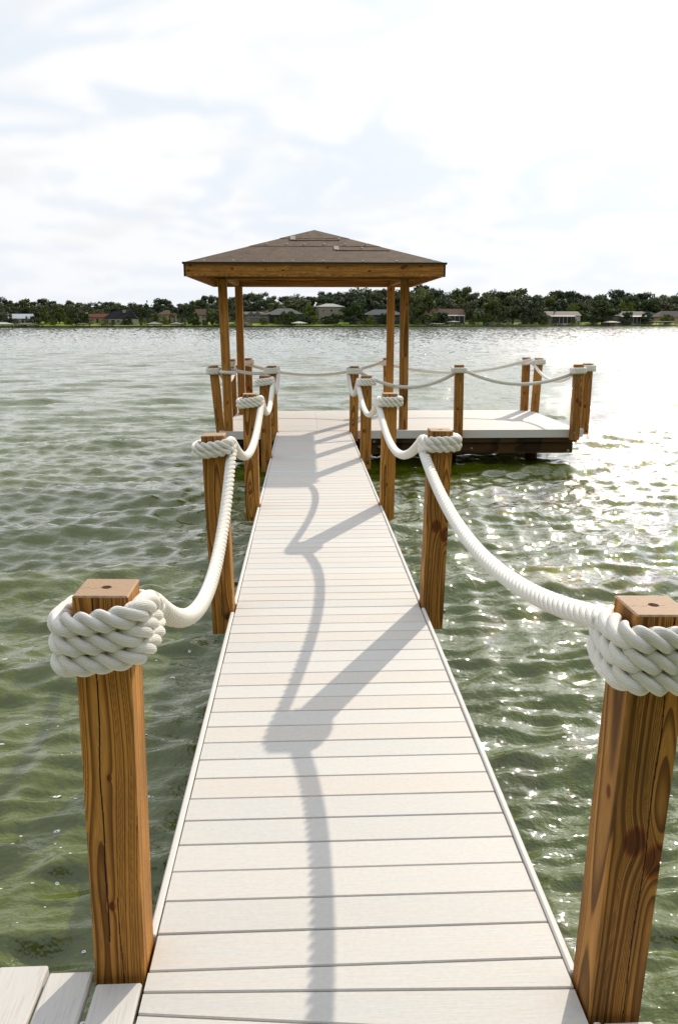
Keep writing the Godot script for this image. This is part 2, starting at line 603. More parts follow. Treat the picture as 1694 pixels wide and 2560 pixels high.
func make_boardwalk() -> void:
	var t := thing("boardwalk", "long straight boardwalk of pale composite boards leading out to the gazebo platform", "boardwalk", P(0, 0, 0))
	var w := XR - XL - 0.008
	var cx := (XR + XL) * 0.5
	var th := 0.023
	var mesh := boxmesh(Vector3(w, th, BOARD - 0.0048), 0.0028, 0)
	var z0 := 1.931
	var count := int((PLAT_Z - 0.02 - z0) / BOARD)
	var clips := MB.new()
	for k in count:
		var zz := z0 + (k + 0.5) * BOARD
		var x := Transform3D(Basis.from_euler(Vector3(rng.randf_range(-0.004, 0.004), rng.randf_range(-0.0009, 0.0009), rng.randf_range(-0.0008, 0.0008))), Vector3(cx + rng.randf_range(-0.0012, 0.0012), -th * 0.5 + rng.randf_range(-0.0008, 0.0008), -zz))
		put("deck_board", mesh, deckmat(), t, x)
		if k < 26:
			for s in [XL + 0.055, XL + 0.46, XR - 0.46, XR - 0.055]:
				clips.box(Vector3(0.007, 0.006, 0.004), Transform3D(Basis.IDENTITY, Vector3(s + rng.randf_range(-0.008, 0.008), -0.008, -(z0 + k * BOARD))), 0.001)
	# last full course up to the platform
	var rest := PLAT_Z - 0.004 - (z0 + count * BOARD)
	if rest > 0.03:
		put("deck_board", boxmesh(Vector3(w, th, rest - 0.006), 0.003, 0), M.deck0, t, Transform3D(Basis.IDENTITY, Vector3(cx, -th * 0.5, -(z0 + count * BOARD + rest * 0.5))))
	# ripped, wedge-shaped boards where the walk turns on to the shore
	var lines := [[1.931, 1.931], [1.857, 1.821], [1.784, 1.665], [1.65, 1.52], [1.51, 1.38], [1.37, 1.24], [1.23, 1.10], [1.09, 0.96]]
	for k in lines.size() - 1:
		var b := MB.new()
		var g := 0.0026
		var a0: float = lines[k][0] - g
		var a1: float = lines[k][1] - g
		var b0: float = lines[k + 1][0] + g
		var b1: float = lines[k + 1][1] + g
		var L := XL + 0.004
		var Rr := XR - 0.004
		var e := 0.003
		var top := [Vector3(L, 0, -b0 - e), Vector3(Rr, 0, -b1 - e), Vector3(Rr, 0, -a1 + e), Vector3(L, 0, -a0 + e)]
		var rim := [Vector3(L, -e, -b0), Vector3(Rr, -e, -b1), Vector3(Rr, -e, -a1), Vector3(L, -e, -a0)]
		var low := [Vector3(L, -th, -b0), Vector3(Rr, -th, -b1), Vector3(Rr, -th, -a1), Vector3(L, -th, -a0)]
		b.quad(top[0], top[1], top[2], top[3], Vector2(top[0].z, L), Vector2(top[1].z, Rr), Vector2(top[2].z, Rr), Vector2(top[3].z, L))
		for s in 4:
			var q := (s + 1) % 4
			b.quad(rim[s], rim[q], top[q], top[s], Vector2(rim[s].z, rim[s].x), Vector2(rim[q].z, rim[q].x), Vector2(top[q].z, top[q].x), Vector2(top[s].z, top[s].x))
			b.quad(low[s], low[q], rim[q], rim[s], Vector2(low[s].z, low[s].x), Vector2(low[q].z, low[q].x), Vector2(rim[q].z, rim[q].x), Vector2(rim[s].z, rim[s].x))
		b.quad(low[3], low[2], low[1], low[0])
		put("deck_board", b.mesh(), deckmat(), t)
	kind(put("fastener_clips", clips.mesh(), M.clip, t), "stuff")
	# pale edge boards between the posts, set on edge
	var ends_l := [[2.068, 4.862], [5.012, 7.862], [8.014, 10.842], [10.994, 13.47]]
	var ends_r := [[1.872, 4.876], [5.026, 7.862], [8.012, 10.742], [10.892, 13.46]]
	for s in [-1, 1]:
		for q in (ends_l if s < 0 else ends_r):
			var L: float = q[1] - q[0]
			var zz: float = (q[0] + q[1]) * 0.5
			var x := (XL - 0.0125) if s < 0 else (XR + 0.0125)
			var lift := 0.002 if s < 0 else 0.006
			put("edge_board", boxmesh(Vector3(0.023, 0.14, L), 0.006, 2), M.trim, t, Transform3D(Basis.from_euler(Vector3(0, rng.randf_range(-0.0006, 0.0006), 0)), Vector3(x, lift - 0.07, -zz)))
	# joists under the boards and round piles in the lake
	for x in [XL + 0.03, cx, XR - 0.03]:
		put("joist", boxmesh(Vector3(0.045, 0.16, 13.4 - 0.8), 0.004, 2), M.dark_timber, t, Transform3D(Basis.IDENTITY, Vector3(x, -0.024 - 0.082, -(0.8 + 13.4) * 0.5)))
	for zz in [3.4, 6.4, 9.4, 12.4]:
		put("cross_beam", boxmesh(Vector3(w + 0.0, 0.09, 0.14), 0.004, 0), M.dark_timber, t, Transform3D(Basis.IDENTITY, Vector3(cx, -0.234, -zz)))
		for x in [XL + 0.2, XR - 0.2]:
			var b := MB.new()
			b.tube([Vector3(x, -2.2, -zz), Vector3(x, -0.28, -zz)], [0.1, 0.09], 12)
			put("pile", b.mesh(), M.dark_timber, t)

func make_platform() -> void:
	var t := thing("dock_platform", "wide pale decked platform on dark timbers carrying the gazebo above the water", "dock", P(0, 0, 0))
	var rows := 22
	var pitch := (PLAT_END - PLAT_Z - 0.03) / rows
	var th := 0.023
	for k in rows:
		var zz := PLAT_Z + 0.026 + (k + 0.5) * pitch
		var cut := 1.66 if k % 2 == 0 else 0.2
		for q in [[PLAT_L + 0.004, cut - 0.002], [cut + 0.002, PLAT_R - 0.004]]:
			var L: float = q[1] - q[0]
			put("deck_board", boxmesh(Vector3(L, th, pitch - 0.006), 0.003, 0), deckmat(), t, Transform3D(Basis.IDENTITY, Vector3((q[0] + q[1]) * 0.5, -th * 0.5 + rng.randf_range(-0.0006, 0.0006), -zz)))
	var wd := PLAT_R - PLAT_L
	var dp := PLAT_END - PLAT_Z
	var cx := (PLAT_L + PLAT_R) * 0.5
	var cz := (PLAT_Z + PLAT_END) * 0.5
	# pale edge boards: front in two lengths beside the walk, back, both sides
	put("edge_board", boxmesh(Vector3(XL - PLAT_L - 0.02, 0.145, 0.023), 0.004, 0), M.trim, t, Transform3D(Basis.IDENTITY, Vector3((XL - 0.02 + PLAT_L) * 0.5, -0.0715, -PLAT_Z - 0.0115)))
	put("edge_board", boxmesh(Vector3(PLAT_R - XR - 0.02, 0.145, 0.023), 0.004, 0), M.trim, t, Transform3D(Basis.IDENTITY, Vector3((PLAT_R + XR + 0.02) * 0.5, -0.0715, -PLAT_Z - 0.0115)))
	put("edge_board", boxmesh(Vector3(wd, 0.145, 0.023), 0.004, 0), M.trim, t, Transform3D(Basis.IDENTITY, Vector3(cx, -0.0725, -PLAT_END + 0.0115)))
	for s in [-1.0, 1.0]:
		var x := PLAT_L - 0.0125 if s < 0 else PLAT_R + 0.0125
		put("edge_board", boxmesh(Vector3(0.023, 0.148, dp + 0.05), 0.004, 2), M.trim, t, Transform3D(Basis.IDENTITY, Vector3(x, -0.0725, -cz)))
	# a proud block of edge board where the side boards end at the front
	for s in [-1.0, 1.0]:
		var x := PLAT_L - 0.06 if s < 0 else PLAT_R + 0.065
		put("edge_block", boxmesh(Vector3(0.075, 0.15, 0.12), 0.004, 0), M.trim, t, Transform3D(Basis.IDENTITY, Vector3(x, -0.073, -PLAT_Z - 0.08)))
	# timbers below
	put("rim_joist", boxmesh(Vector3(wd, 0.08, 0.09), 0.004, 0, Vector2(1, 0.4)), M.dark_timber, t, Transform3D(Basis.IDENTITY, Vector3(cx, -0.19, -PLAT_Z - 0.07)))
	put("lower_beam", boxmesh(Vector3(wd - 0.10, 0.2, 0.09), 0.006, 0, Vector2(1, 0.4)), M.dark_timber, t, Transform3D(Basis.IDENTITY, Vector3(cx, -0.335, -PLAT_Z - 0.13)))
	put("rim_joist", boxmesh(Vector3(wd, 0.08, 0.09), 0.004, 0), M.dark_timber, t, Transform3D(Basis.IDENTITY, Vector3(cx, -0.19, -PLAT_END + 0.07)))
	put("lower_beam", boxmesh(Vector3(wd - 0.10, 0.2, 0.09), 0.006, 0), M.dark_timber, t, Transform3D(Basis.IDENTITY, Vector3(cx, -0.335, -PLAT_END + 0.13)))
	for x in [PLAT_L + 0.05, PLAT_R - 0.05]:
		put("side_beam", boxmesh(Vector3(0.09, 0.2, dp - 0.42), 0.006, 2), M.dark_timber, t, Transform3D(Basis.IDENTITY, Vector3(x, -0.335, -cz)))
	for k in 9:
		var x := PLAT_L + 0.25 + k * (wd - 0.5) / 8.0
		put("joist", boxmesh(Vector3(0.045, 0.12, dp - 0.25), 0.004, 2), M.dark_timber, t, Transform3D(Basis.IDENTITY, Vector3(x, -0.086, -cz)))
	for x in [PLAT_L + 0.5, 0.8, 2.7, PLAT_R - 0.6]:
		for zz in [PLAT_Z + 0.75, PLAT_END - 0.5]:
			var b := MB.new()
			b.tube([Vector3(x, -2.4, -zz), Vector3(x, -0.15, -zz)], [0.12, 0.11], 12)
			put("pile", b.mesh(), M.dark_timber, t)
	for q in [[4.70, -0.39, PLAT_Z + 0.085], [1.2, -0.2, PLAT_Z + 0.025], [2.95, -0.34, PLAT_Z + 0.085], [1.3, -0.3, PLAT_Z + 0.085]]:
		bolt(t, Vector3(q[0], q[1], -q[2]))

func bolt(t: Node3D, at: Vector3) -> void:
	var b := MB.new()
	b.tube([Vector3(0, 0, -0.004), Vector3(0, 0, 0.004)], [0.022, 0.022], 10)
	b.tube([Vector3(0, 0, 0.004), Vector3(0, 0, 0.016)], [0.013, 0.012], 6)
	put("bolt", b.mesh(), M.galv, t, Transform3D(Basis.IDENTITY, at))

func make_shore_deck() -> void:
	var t := thing("shore_deck", "weathered white painted planks of the shore deck at the foot of the boardwalk", "deck", P(0, 0, 0))
	var q := [[-0.622, -0.491, 1.90], [-0.768, -0.640, 1.945], [-0.922, -0.778, 1.975], [-1.075, -0.935, 1.99], [-1.228, -1.09, 2.0], [-1.382, -1.245, 2.0], [-1.536, -1.40, 2.0], [0.766, 0.786, 1.712], [0.792, 0.93, 1.71], [0.945, 1.085, 1.70], [1.10, 1.24, 1.70], [1.255, 1.395, 1.70]]
	for k in q.size():
		var w: float = q[k][1] - q[k][0]
		var z1: float = q[k][2]
		var L := z1 + 0.6
		put("plank", boxmesh(Vector3(w, 0.034, L), 0.006, 2), M.plank, t, Transform3D(Basis.from_euler(Vector3(0, rng.randf_range(-0.002, 0.002), 0)), Vector3((q[k][0] + q[k][1]) * 0.5, -0.02 + rng.randf_range(-0.002, 0.002), -(z1 - L * 0.5))))
	for zz in [0.2, 1.0, 1.6]:
		put("bearer", boxmesh(Vector3(0.9, 0.14, 0.07), 0.004, 0), M.dark_timber, t, Transform3D(Basis.IDENTITY, Vector3(-1.1, -0.109, -zz)))
		put("bearer", boxmesh(Vector3(0.6, 0.14, 0.07), 0.004, 0), M.dark_timber, t, Transform3D(Basis.IDENTITY, Vector3(1.09, -0.109, -zz)))
		for x in [-1.3, 1.2]:
			var b := MB.new()
			b.tube([Vector3(x, -2.0, -zz), Vector3(x, -0.18, -zz)], [0.08, 0.08], 10)
			put("pile", b.mesh(), M.dark_timber, t)

# ---------------------------------------------------------------- posts
const HALF := 0.0715

func post_mesh(bot: float, top: float, hole: bool) -> ArrayMesh:
	var b := MB.new()
	var e := 0.005
	var h := HALF
	var q := h - e
	var span := top - bot
	var per := 1.5
	# front (+z), right, back, left
	var c := [[Vector2(-q, h), Vector2(q, h)], [Vector2(h, q), Vector2(h, -q)], [Vector2(q, -h), Vector2(-q, -h)], [Vector2(-h, -q), Vector2(-h, q)]]
	var yt := top - 0.004
	var v0 := (top - bot) / per
	for f in 4:
		var a: Vector2 = c[f][0]
		var d: Vector2 = c[f][1]
		var n: Vector2 = c[(f + 1) % 4][0]
		var u0 := f * 0.25 + 0.006
		var u1 := f * 0.25 + 0.244
		b.quad(Vector3(a.x, bot, a.y), Vector3(d.x, bot, d.y), Vector3(d.x, yt, d.y), Vector3(a.x, yt, a.y), Vector2(u0, v0), Vector2(u1, v0), Vector2(u1, 0), Vector2(u0, 0))
		b.quad(Vector3(d.x, bot, d.y), Vector3(n.x, bot, n.y), Vector3(n.x, yt, n.y), Vector3(d.x, yt, d.y), Vector2(u1, v0), Vector2(u1 + 0.004, v0), Vector2(u1 + 0.004, 0), Vector2(u1, 0))
	b.quad(Vector3(-q, bot, -q), Vector3(q, bot, -q), Vector3(q, bot, q), Vector3(-q, bot, q))
	return b.mesh()

# the sawn end of a post: bevelled rim, paler end grain, with the drilled hole
func post_end(top: float, hole: bool) -> ArrayMesh:
	var b := MB.new()
	var h := HALF
	var yt := top - 0.004
	# top: bevel then a face, with the drilled hole
	var K := 16
	var outer := []
	var mid := []
	var inner := []
	for k in K:
		var a := TAU * k / K
		var d := Vector2(cos(a), sin(a))
		var s := h / maxf(absf(d.x), absf(d.y))
		var p := d * s
		var p2 := p * ((h - 0.004) / h)
		outer.append(Vector3(p.x, yt, p.y))
		mid.append(Vector3(p2.x, top, p2.y))
		var r := 0.0135 if hole else 0.001
		inner.append(Vector3(d.x * r, top, d.y * r))
	for k in K:
		var l := (k + 1) % K
		var uo := Vector2(outer[k].x, outer[k].z) / 0.15 + Vector2(0.5, 0.5)
		var ul := Vector2(outer[l].x, outer[l].z) / 0.15 + Vector2(0.5, 0.5)
		var io := Vector2(inner[k].x, inner[k].z) / 0.15 + Vector2(0.5, 0.5)
		var il := Vector2(inner[l].x, inner[l].z) / 0.15 + Vector2(0.5, 0.5)
		b.quad(outer[l], outer[k], mid[k], mid[l], ul, uo, uo, ul)
		b.quad(mid[l], mid[k], inner[k], inner[l], ul, uo, io, il)
		if hole:
			b.quad(inner[l], inner[k], inner[k] - Vector3(0, 0.05, 0), inner[l] - Vector3(0, 0.05, 0), il, io, io, il)
			b.tri(inner[k] - Vector3(0, 0.05, 0), inner[l] - Vector3(0, 0.05, 0), Vector3(0, top - 0.05, 0), io, il, io)
	return b.mesh()

var posts := {}

# key, centre x and z at deck level, lean of the top in x, height, bottom, timber, label, group, hole
func post(key: String, x: float, z: float, lean: float, top: float, bot: float, timber: int, label: String, group := "", hole := false, turn := 0.0) -> void:
	var t := thing("rope_post", label, "post", P(x, 0, z), group)
	t.basis = Basis(Vector3(0, 0, 1), -lean / top)
	put("shaft", post_mesh(bot, top, hole), M["timber%d" % timber], t, Transform3D(Basis(Vector3.UP, turn), Vector3.ZERO))
	put("sawn_end", post_end(top, hole), M.end_grain, t, Transform3D(Basis(Vector3.UP, turn), Vector3.ZERO))
	posts[key] = [x, z, lean, top]
	if key in ["FA", "P5R", "P5L", "FM"]:
		bolt(t, Vector3(-0.02, -0.045, HALF + 0.004))
	if key in ["P2R"]:
		var b := MB.new()
		b.tube([Vector3(HALF - 0.002, -0.05, 0), Vector3(HALF + 0.03, -0.05, 0)], [0.008, 0.008], 6)
		b.tube([Vector3(HALF + 0.012, -0.05, 0), Vector3(HALF + 0.026, -0.05, 0)], [0.016, 0.016], 6)
		put("bolt", b.mesh(), M.galv, t)

func make_posts() -> void:
	post("P1L", -0.558, 1.990, 0.026, 1.17, -0.16, 0, "square timber post with three rope coils beside the white shore planks", "", true)
	post("P1R", 0.832, 1.797, 0.026, 1.17, -0.16, 1, "knotty timber post with three rope coils at shore end on the glittering side", "", true)
	post("P2L", -0.560, 4.937, -0.022, 1.165, -0.155, 2, "second timber post from shore on the walkway's shaded water side")
	post("P2R", 0.834, 4.951, 0.024, 1.185, -0.15, 1, "second timber post from shore on the glittering side, large oval knot", "", true)
	post("P3L", -0.560, 7.937, 0.004, 1.155, -0.15, 3, "third timber post from shore on the walkway's shaded water side")
	post("P3R", 0.836, 7.937, 0.014, 1.155, -0.15, 0, "third timber post from shore on the glittering side of the walkway")
	post("P4L", -0.556, 10.918, -0.004, 1.14, -0.2, 2, "fourth timber post from shore on the walkway's shaded water side")
	post("P4R", 0.830, 10.818, 0.004, 1.14, -0.15, 2, "fourth timber post from shore on the glittering side of the walkway")
	post("P5L", -0.556, 13.545, -0.01, 1.13, -0.16, 3, "timber post where the walkway meets the platform, nearer the gazebo's outer corner")
	post("P5R", 0.828, 13.535, 0.012, 1.12, -0.16, 3, "timber post where the walkway meets the platform, at the open deck's rope")
	post("FM", 2.665, 13.56, -0.02, 1.14, -0.17, 2, "dark lone timber post midway along the open platform's front edge")
	post("FA", 4.735, 13.56, -0.01, 1.145, -0.17, 1, "timber post bolted to the platform's front edge board at the outer corner")
	post("FB", 5.005, 13.86, -0.005, 1.145, -0.11, 2, "timber post behind a pale edge block on the platform's open side")
	post("B2", 4.885, 16.55, 0.03, 1.12, -0.16, 0, "rear corner timber post on the platform's open side edge")
	post("B1", 4.71, 16.745, -0.01, 1.125, -0.05, 2, "rear corner timber post on the platform's back edge, open end")
	post("BM", 1.74, 16.75, -0.02, 1.12, -0.05, 3, "timber post mid way along the platform's back edge behind the gazebo")
	post("BL", -1.19, 16.75, 0.0, 1.12, -0.05, 1, "timber post on the platform's back edge beneath the gazebo roof")
	post("SL", -1.505, 16.52, -0.01, 1.11, -0.16, 2, "timber post on the platform's side edge behind the gazebo")
	post("SF", -1.50, 13.80, -0.085, 1.125, -0.12, 0, "outward leaning timber post beside the gazebo's front corner leg")

# ---------------------------------------------------------------- ropes
func dir_angle(d: Vector2, ccw: bool) -> float:
	return atan2(-d.x, d.y) if ccw else atan2(d.x, -d.y)

# path of a coil: (x, height, out) points round a square post; the way in and out decides where it starts and ends
func coil(cx: float, cz: float, half: float, y0: float, y1: float, turns: int, din: Vector2, dout: Vector2, ccw: bool, slack: float, sway: float) -> Array:
	var a0 := dir_angle(din, ccw)
	var a1 := dir_angle(dout, ccw)
	var sgn := 1.0 if ccw else -1.0
	var delta := fposmod((a1 - a0) * sgn, TAU)
	if delta > TAU - 0.6: delta -= TAU
	var total := TAU * turns + delta
	var out := []
	var K := int(total / 0.13)
	for k in K + 1:
		var t := float(k) / K
		var a := a0 + sgn * total * t
		var c := cos(a)
		var s := sin(a)
		var rad := half + ROPE_R + slack * (0.6 + 0.4 * sin(a * 2.0 + sway * 7.0))
		var r := rad / pow(pow(absf(c), 6.0) + pow(absf(s), 6.0), 1.0 / 6.0)
		# turns step from one level to the next mostly on the far side
		out.append(Vector3(cx + c * r, lerpf(y0, y1, t) + sway * sin(a + 1.1), cz + s * r))
	return out

func span(a: Vector3, b: Vector3, sag: float, out_x := 0.0, out_z := 0.0) -> Array:
	var L := a.distance_to(b)
	var K := maxi(4, int(L / 0.04))
	var o := []
	for k in range(1, K):
		var t := float(k) / K
		var p := a.lerp(b, t)
		var s := 4.0 * t * (1.0 - t)
		o.append(p + Vector3(out_x * s, -sag * s, out_z * s))
	return o

# centre line (x, height, out) resampled evenly and eased at the joints
func even(p: Array, step: float, marks: Array) -> Array:
	for pass_ in 5:
		var q := p.duplicate()
		for k in range(1, p.size() - 1):
			q[k] = p[k] * 0.5 + (p[k - 1] + p[k + 1]) * 0.25
		p = q
	var out := [p[0]]
	var newm := []
	var acc := 0.0
	var m := 0
	for k in range(1, p.size()):
		while m < marks.size() and marks[m] <= k - 1:
			newm.append(out.size() - 1); m += 1
		var a: Vector3 = p[k - 1]
		var b: Vector3 = p[k]
		var d := a.distance_to(b)
		var at := step - acc
		while at <= d:
			out.append(a.lerp(b, at / d)); at += step
		acc = d - (at - step)
	while newm.size() < marks.size(): newm.append(out.size() - 1)
	return [out, newm]

const STRAND := 0.0166
const OFFSET := 0.0166
const LAY := 0.138

# three strands laid right-handed round the centre line from index i0 to i1
func strands(b: MB, c: PackedVector3Array, nr: PackedVector3Array, bi: PackedVector3Array, step: float, i0: int, i1: int, sides: int) -> void:
	var W := sides + 1
	var cs := PackedFloat32Array()
	var sn := PackedFloat32Array()
	for s in W:
		cs.append(cos(TAU * s / sides)); sn.append(sin(TAU * s / sides))
	for k in 3:
		var first := b.v.size()
		for q in range(i0, i1 + 1):
			var ph := TAU * (q * step / LAY + k / 3.0)
			var ctr := c[q] + nr[q] * (OFFSET * cos(ph)) + bi[q] * (OFFSET * sin(ph))
			for s in W:
				var o := nr[q] * cs[s] + bi[q] * sn[s]
				b.v.append(ctr + o * STRAND)
				b.n.append(o)
				b.t.append(Vector2(float(s) / sides, q * step / 0.11))
		for q in i1 - i0:
			for s in sides:
				var a := first + q * W + s
				var d := a + W
				b.i.append_array(PackedInt32Array([a, d, a + 1, a + 1, d, d + 1]))
		# rounded ends
		for e in [i0, i1]:
			if e != 0 and e != c.size() - 1: continue
			var ph: float = TAU * (e * step / LAY + k / 3.0)
			var ctr: Vector3 = c[e] + nr[e] * (OFFSET * cos(ph)) + bi[e] * (OFFSET * sin(ph))
			var t: Vector3 = nr[e].cross(bi[e]) * (-1.0 if e == i0 else 1.0)
			var kk := b.vert(ctr + t * 0.006, t)
			for s in W: b.vert(ctr + (nr[e] * cs[s] + bi[e] * sn[s]) * STRAND, t)
			for s in sides: b.i.append_array(PackedInt32Array([kk, kk + 1 + s, kk + 2 + s] if e == i0 else [kk, kk + 2 + s, kk + 1 + s]))

# pts: list of [kind, points]; every piece becomes a part of the rope
func lay_rope(label: String, pieces: Array, step: float, near_sides: int) -> void:
	var line := []
	var marks := []
	for p in pieces:
		line.append_array(p[1])
		marks.append(line.size() - 1)
	var ev := even(line, step, marks)
	var pts: Array = ev[0]
	var mk: Array = ev[1]
	var N := pts.size()
	var c := PackedVector3Array(); c.resize(N)
	var nr := PackedVector3Array(); nr.resize(N)
	var bi := PackedVector3Array(); bi.resize(N)
	for k in N: c[k] = P(pts[k].x, pts[k].y, pts[k].z)
	var nv := Vector3.UP
	for k in N:
		var t := (c[mini(k + 1, N - 1)] - c[maxi(k - 1, 0)]).normalized()
		nv = (nv - t * t.dot(nv))
		if nv.length_squared() < 1e-6: nv = t.cross(Vector3.RIGHT)
		nv = nv.normalized()
		nr[k] = nv
		bi[k] = t.cross(nv)
	var t := thing("rope", label, "rope", Vector3.ZERO)
	var i0 := 0
	for k in pieces.size():
		var i1: int = mini(mk[k] + 1, N - 1) if k < pieces.size() - 1 else N - 1
		if i1 - i0 > 1:
			var b := MB.new()
			var near: bool = -c[(i0 + i1) / 2].z < 6.0
			strands(b, c, nr, bi, step, i0, i1, near_sides if near else 9)
			put(pieces[k][0], b.mesh(), M.rope, t)
		i0 = i1 - 1

func top_of(key: String, y: float) -> Vector2:
	var p: Array = posts[key]
	return Vector2(p[0] + p[2] * y / p[3], p[1])

func walk_rope(side: String, ccw: bool, sags: Array, label: String) -> void:
	var pieces := []
	var prev := Vector3.ZERO
	for k in 5:
		var key := "P%d%s" % [k + 1, side]
		var turns := 3 if k == 0 else 2
		var top: float = posts[key][3] - ((0.04 if ccw else 0.032) if k == 0 else 0.048)
		var low := top - 0.0585 * (2.55 if k == 0 else 1.35)
		var p := top_of(key, top)
		var d := Vector2(0, 1)
		var din := d
		if k == 0: din = Vector2(-1, 0.0) if ccw else Vector2(1, 0)
		var cl := coil(p.x, p.y, HALF, low, top, turns - (1 if k == 0 else 0) if k == 0 else turns, din, d, ccw, 0.010 if k == 0 else 0.007, 0.007 + 0.002 * (k % 2))
		if k > 0:
			pieces.append(["hanging_span", span(prev, cl[0], sags[k - 1], -0.0)])
		pieces.append(["coil", cl])
		prev = cl[cl.size() - 1]
	lay_rope(label, pieces, 0.0085, 16)

func platform_rope() -> void:
	var seq := [["P5R", 0.0], ["FM", 0.30], ["FA", 0.25], ["FB", 0.02], ["B2", 0.30], ["B1", 0.02], ["BM", 0.22], ["BL", 0.26], ["SL", 0.02], ["SF", 0.28], ["GFL", 0.01], ["P5L", 0.05]]
	var pieces := []
	var prev := Vector3.ZERO
	var N := seq.size()
	for k in N:
		var here := Vector2(posts[seq[k][0]][0], posts[seq[k][0]][1])
		var before := Vector2(posts[seq[maxi(k - 1, 0)][0]][0], posts[seq[maxi(k - 1, 0)][0]][1])
		var after := Vector2(posts[seq[mini(k + 1, N - 1)][0]][0], posts[seq[mini(k + 1, N - 1)][0]][1])
		var din := (here - before).normalized() if k > 0 else (after - here).normalized()
		var dout := (after - here).normalized() if k < N - 1 else din
		var gz: bool = seq[k][0] == "GFL"
		var top: float = (1.06 if gz else posts[seq[k][0]][3] - 0.05)
		if seq[k][0] == "FA": top -= 0.02
		if seq[k][0] == "P5L" or seq[k][0] == "P5R": top += 0.012
		var p := top_of(seq[k][0], top)
		var cl := coil(p.x, p.y, 0.072 if gz else HALF, top - 0.075, top, 2 if not gz else 1, din, dout, false, 0.004, 0.006)
		if k > 0: pieces.append(["hanging_span", span(prev, cl[0], seq[k][1])])
		pieces.append(["coil", cl])
		prev = cl[cl.size() - 1]
	lay_rope("white rope looped from post to post round the gazebo platform's edge", pieces, 0.0125, 9)

func make_ropes() -> void:
	walk_rope("L", true, [0.42, 0.27, 0.26, 0.25], "thick white rope drooping deeply between posts on the walkway's shaded side")
	walk_rope("R", false, [0.22, 0.27, 0.27, 0.27], "thick white rope slung between the posts on the walkway's glittering side")
	platform_rope()

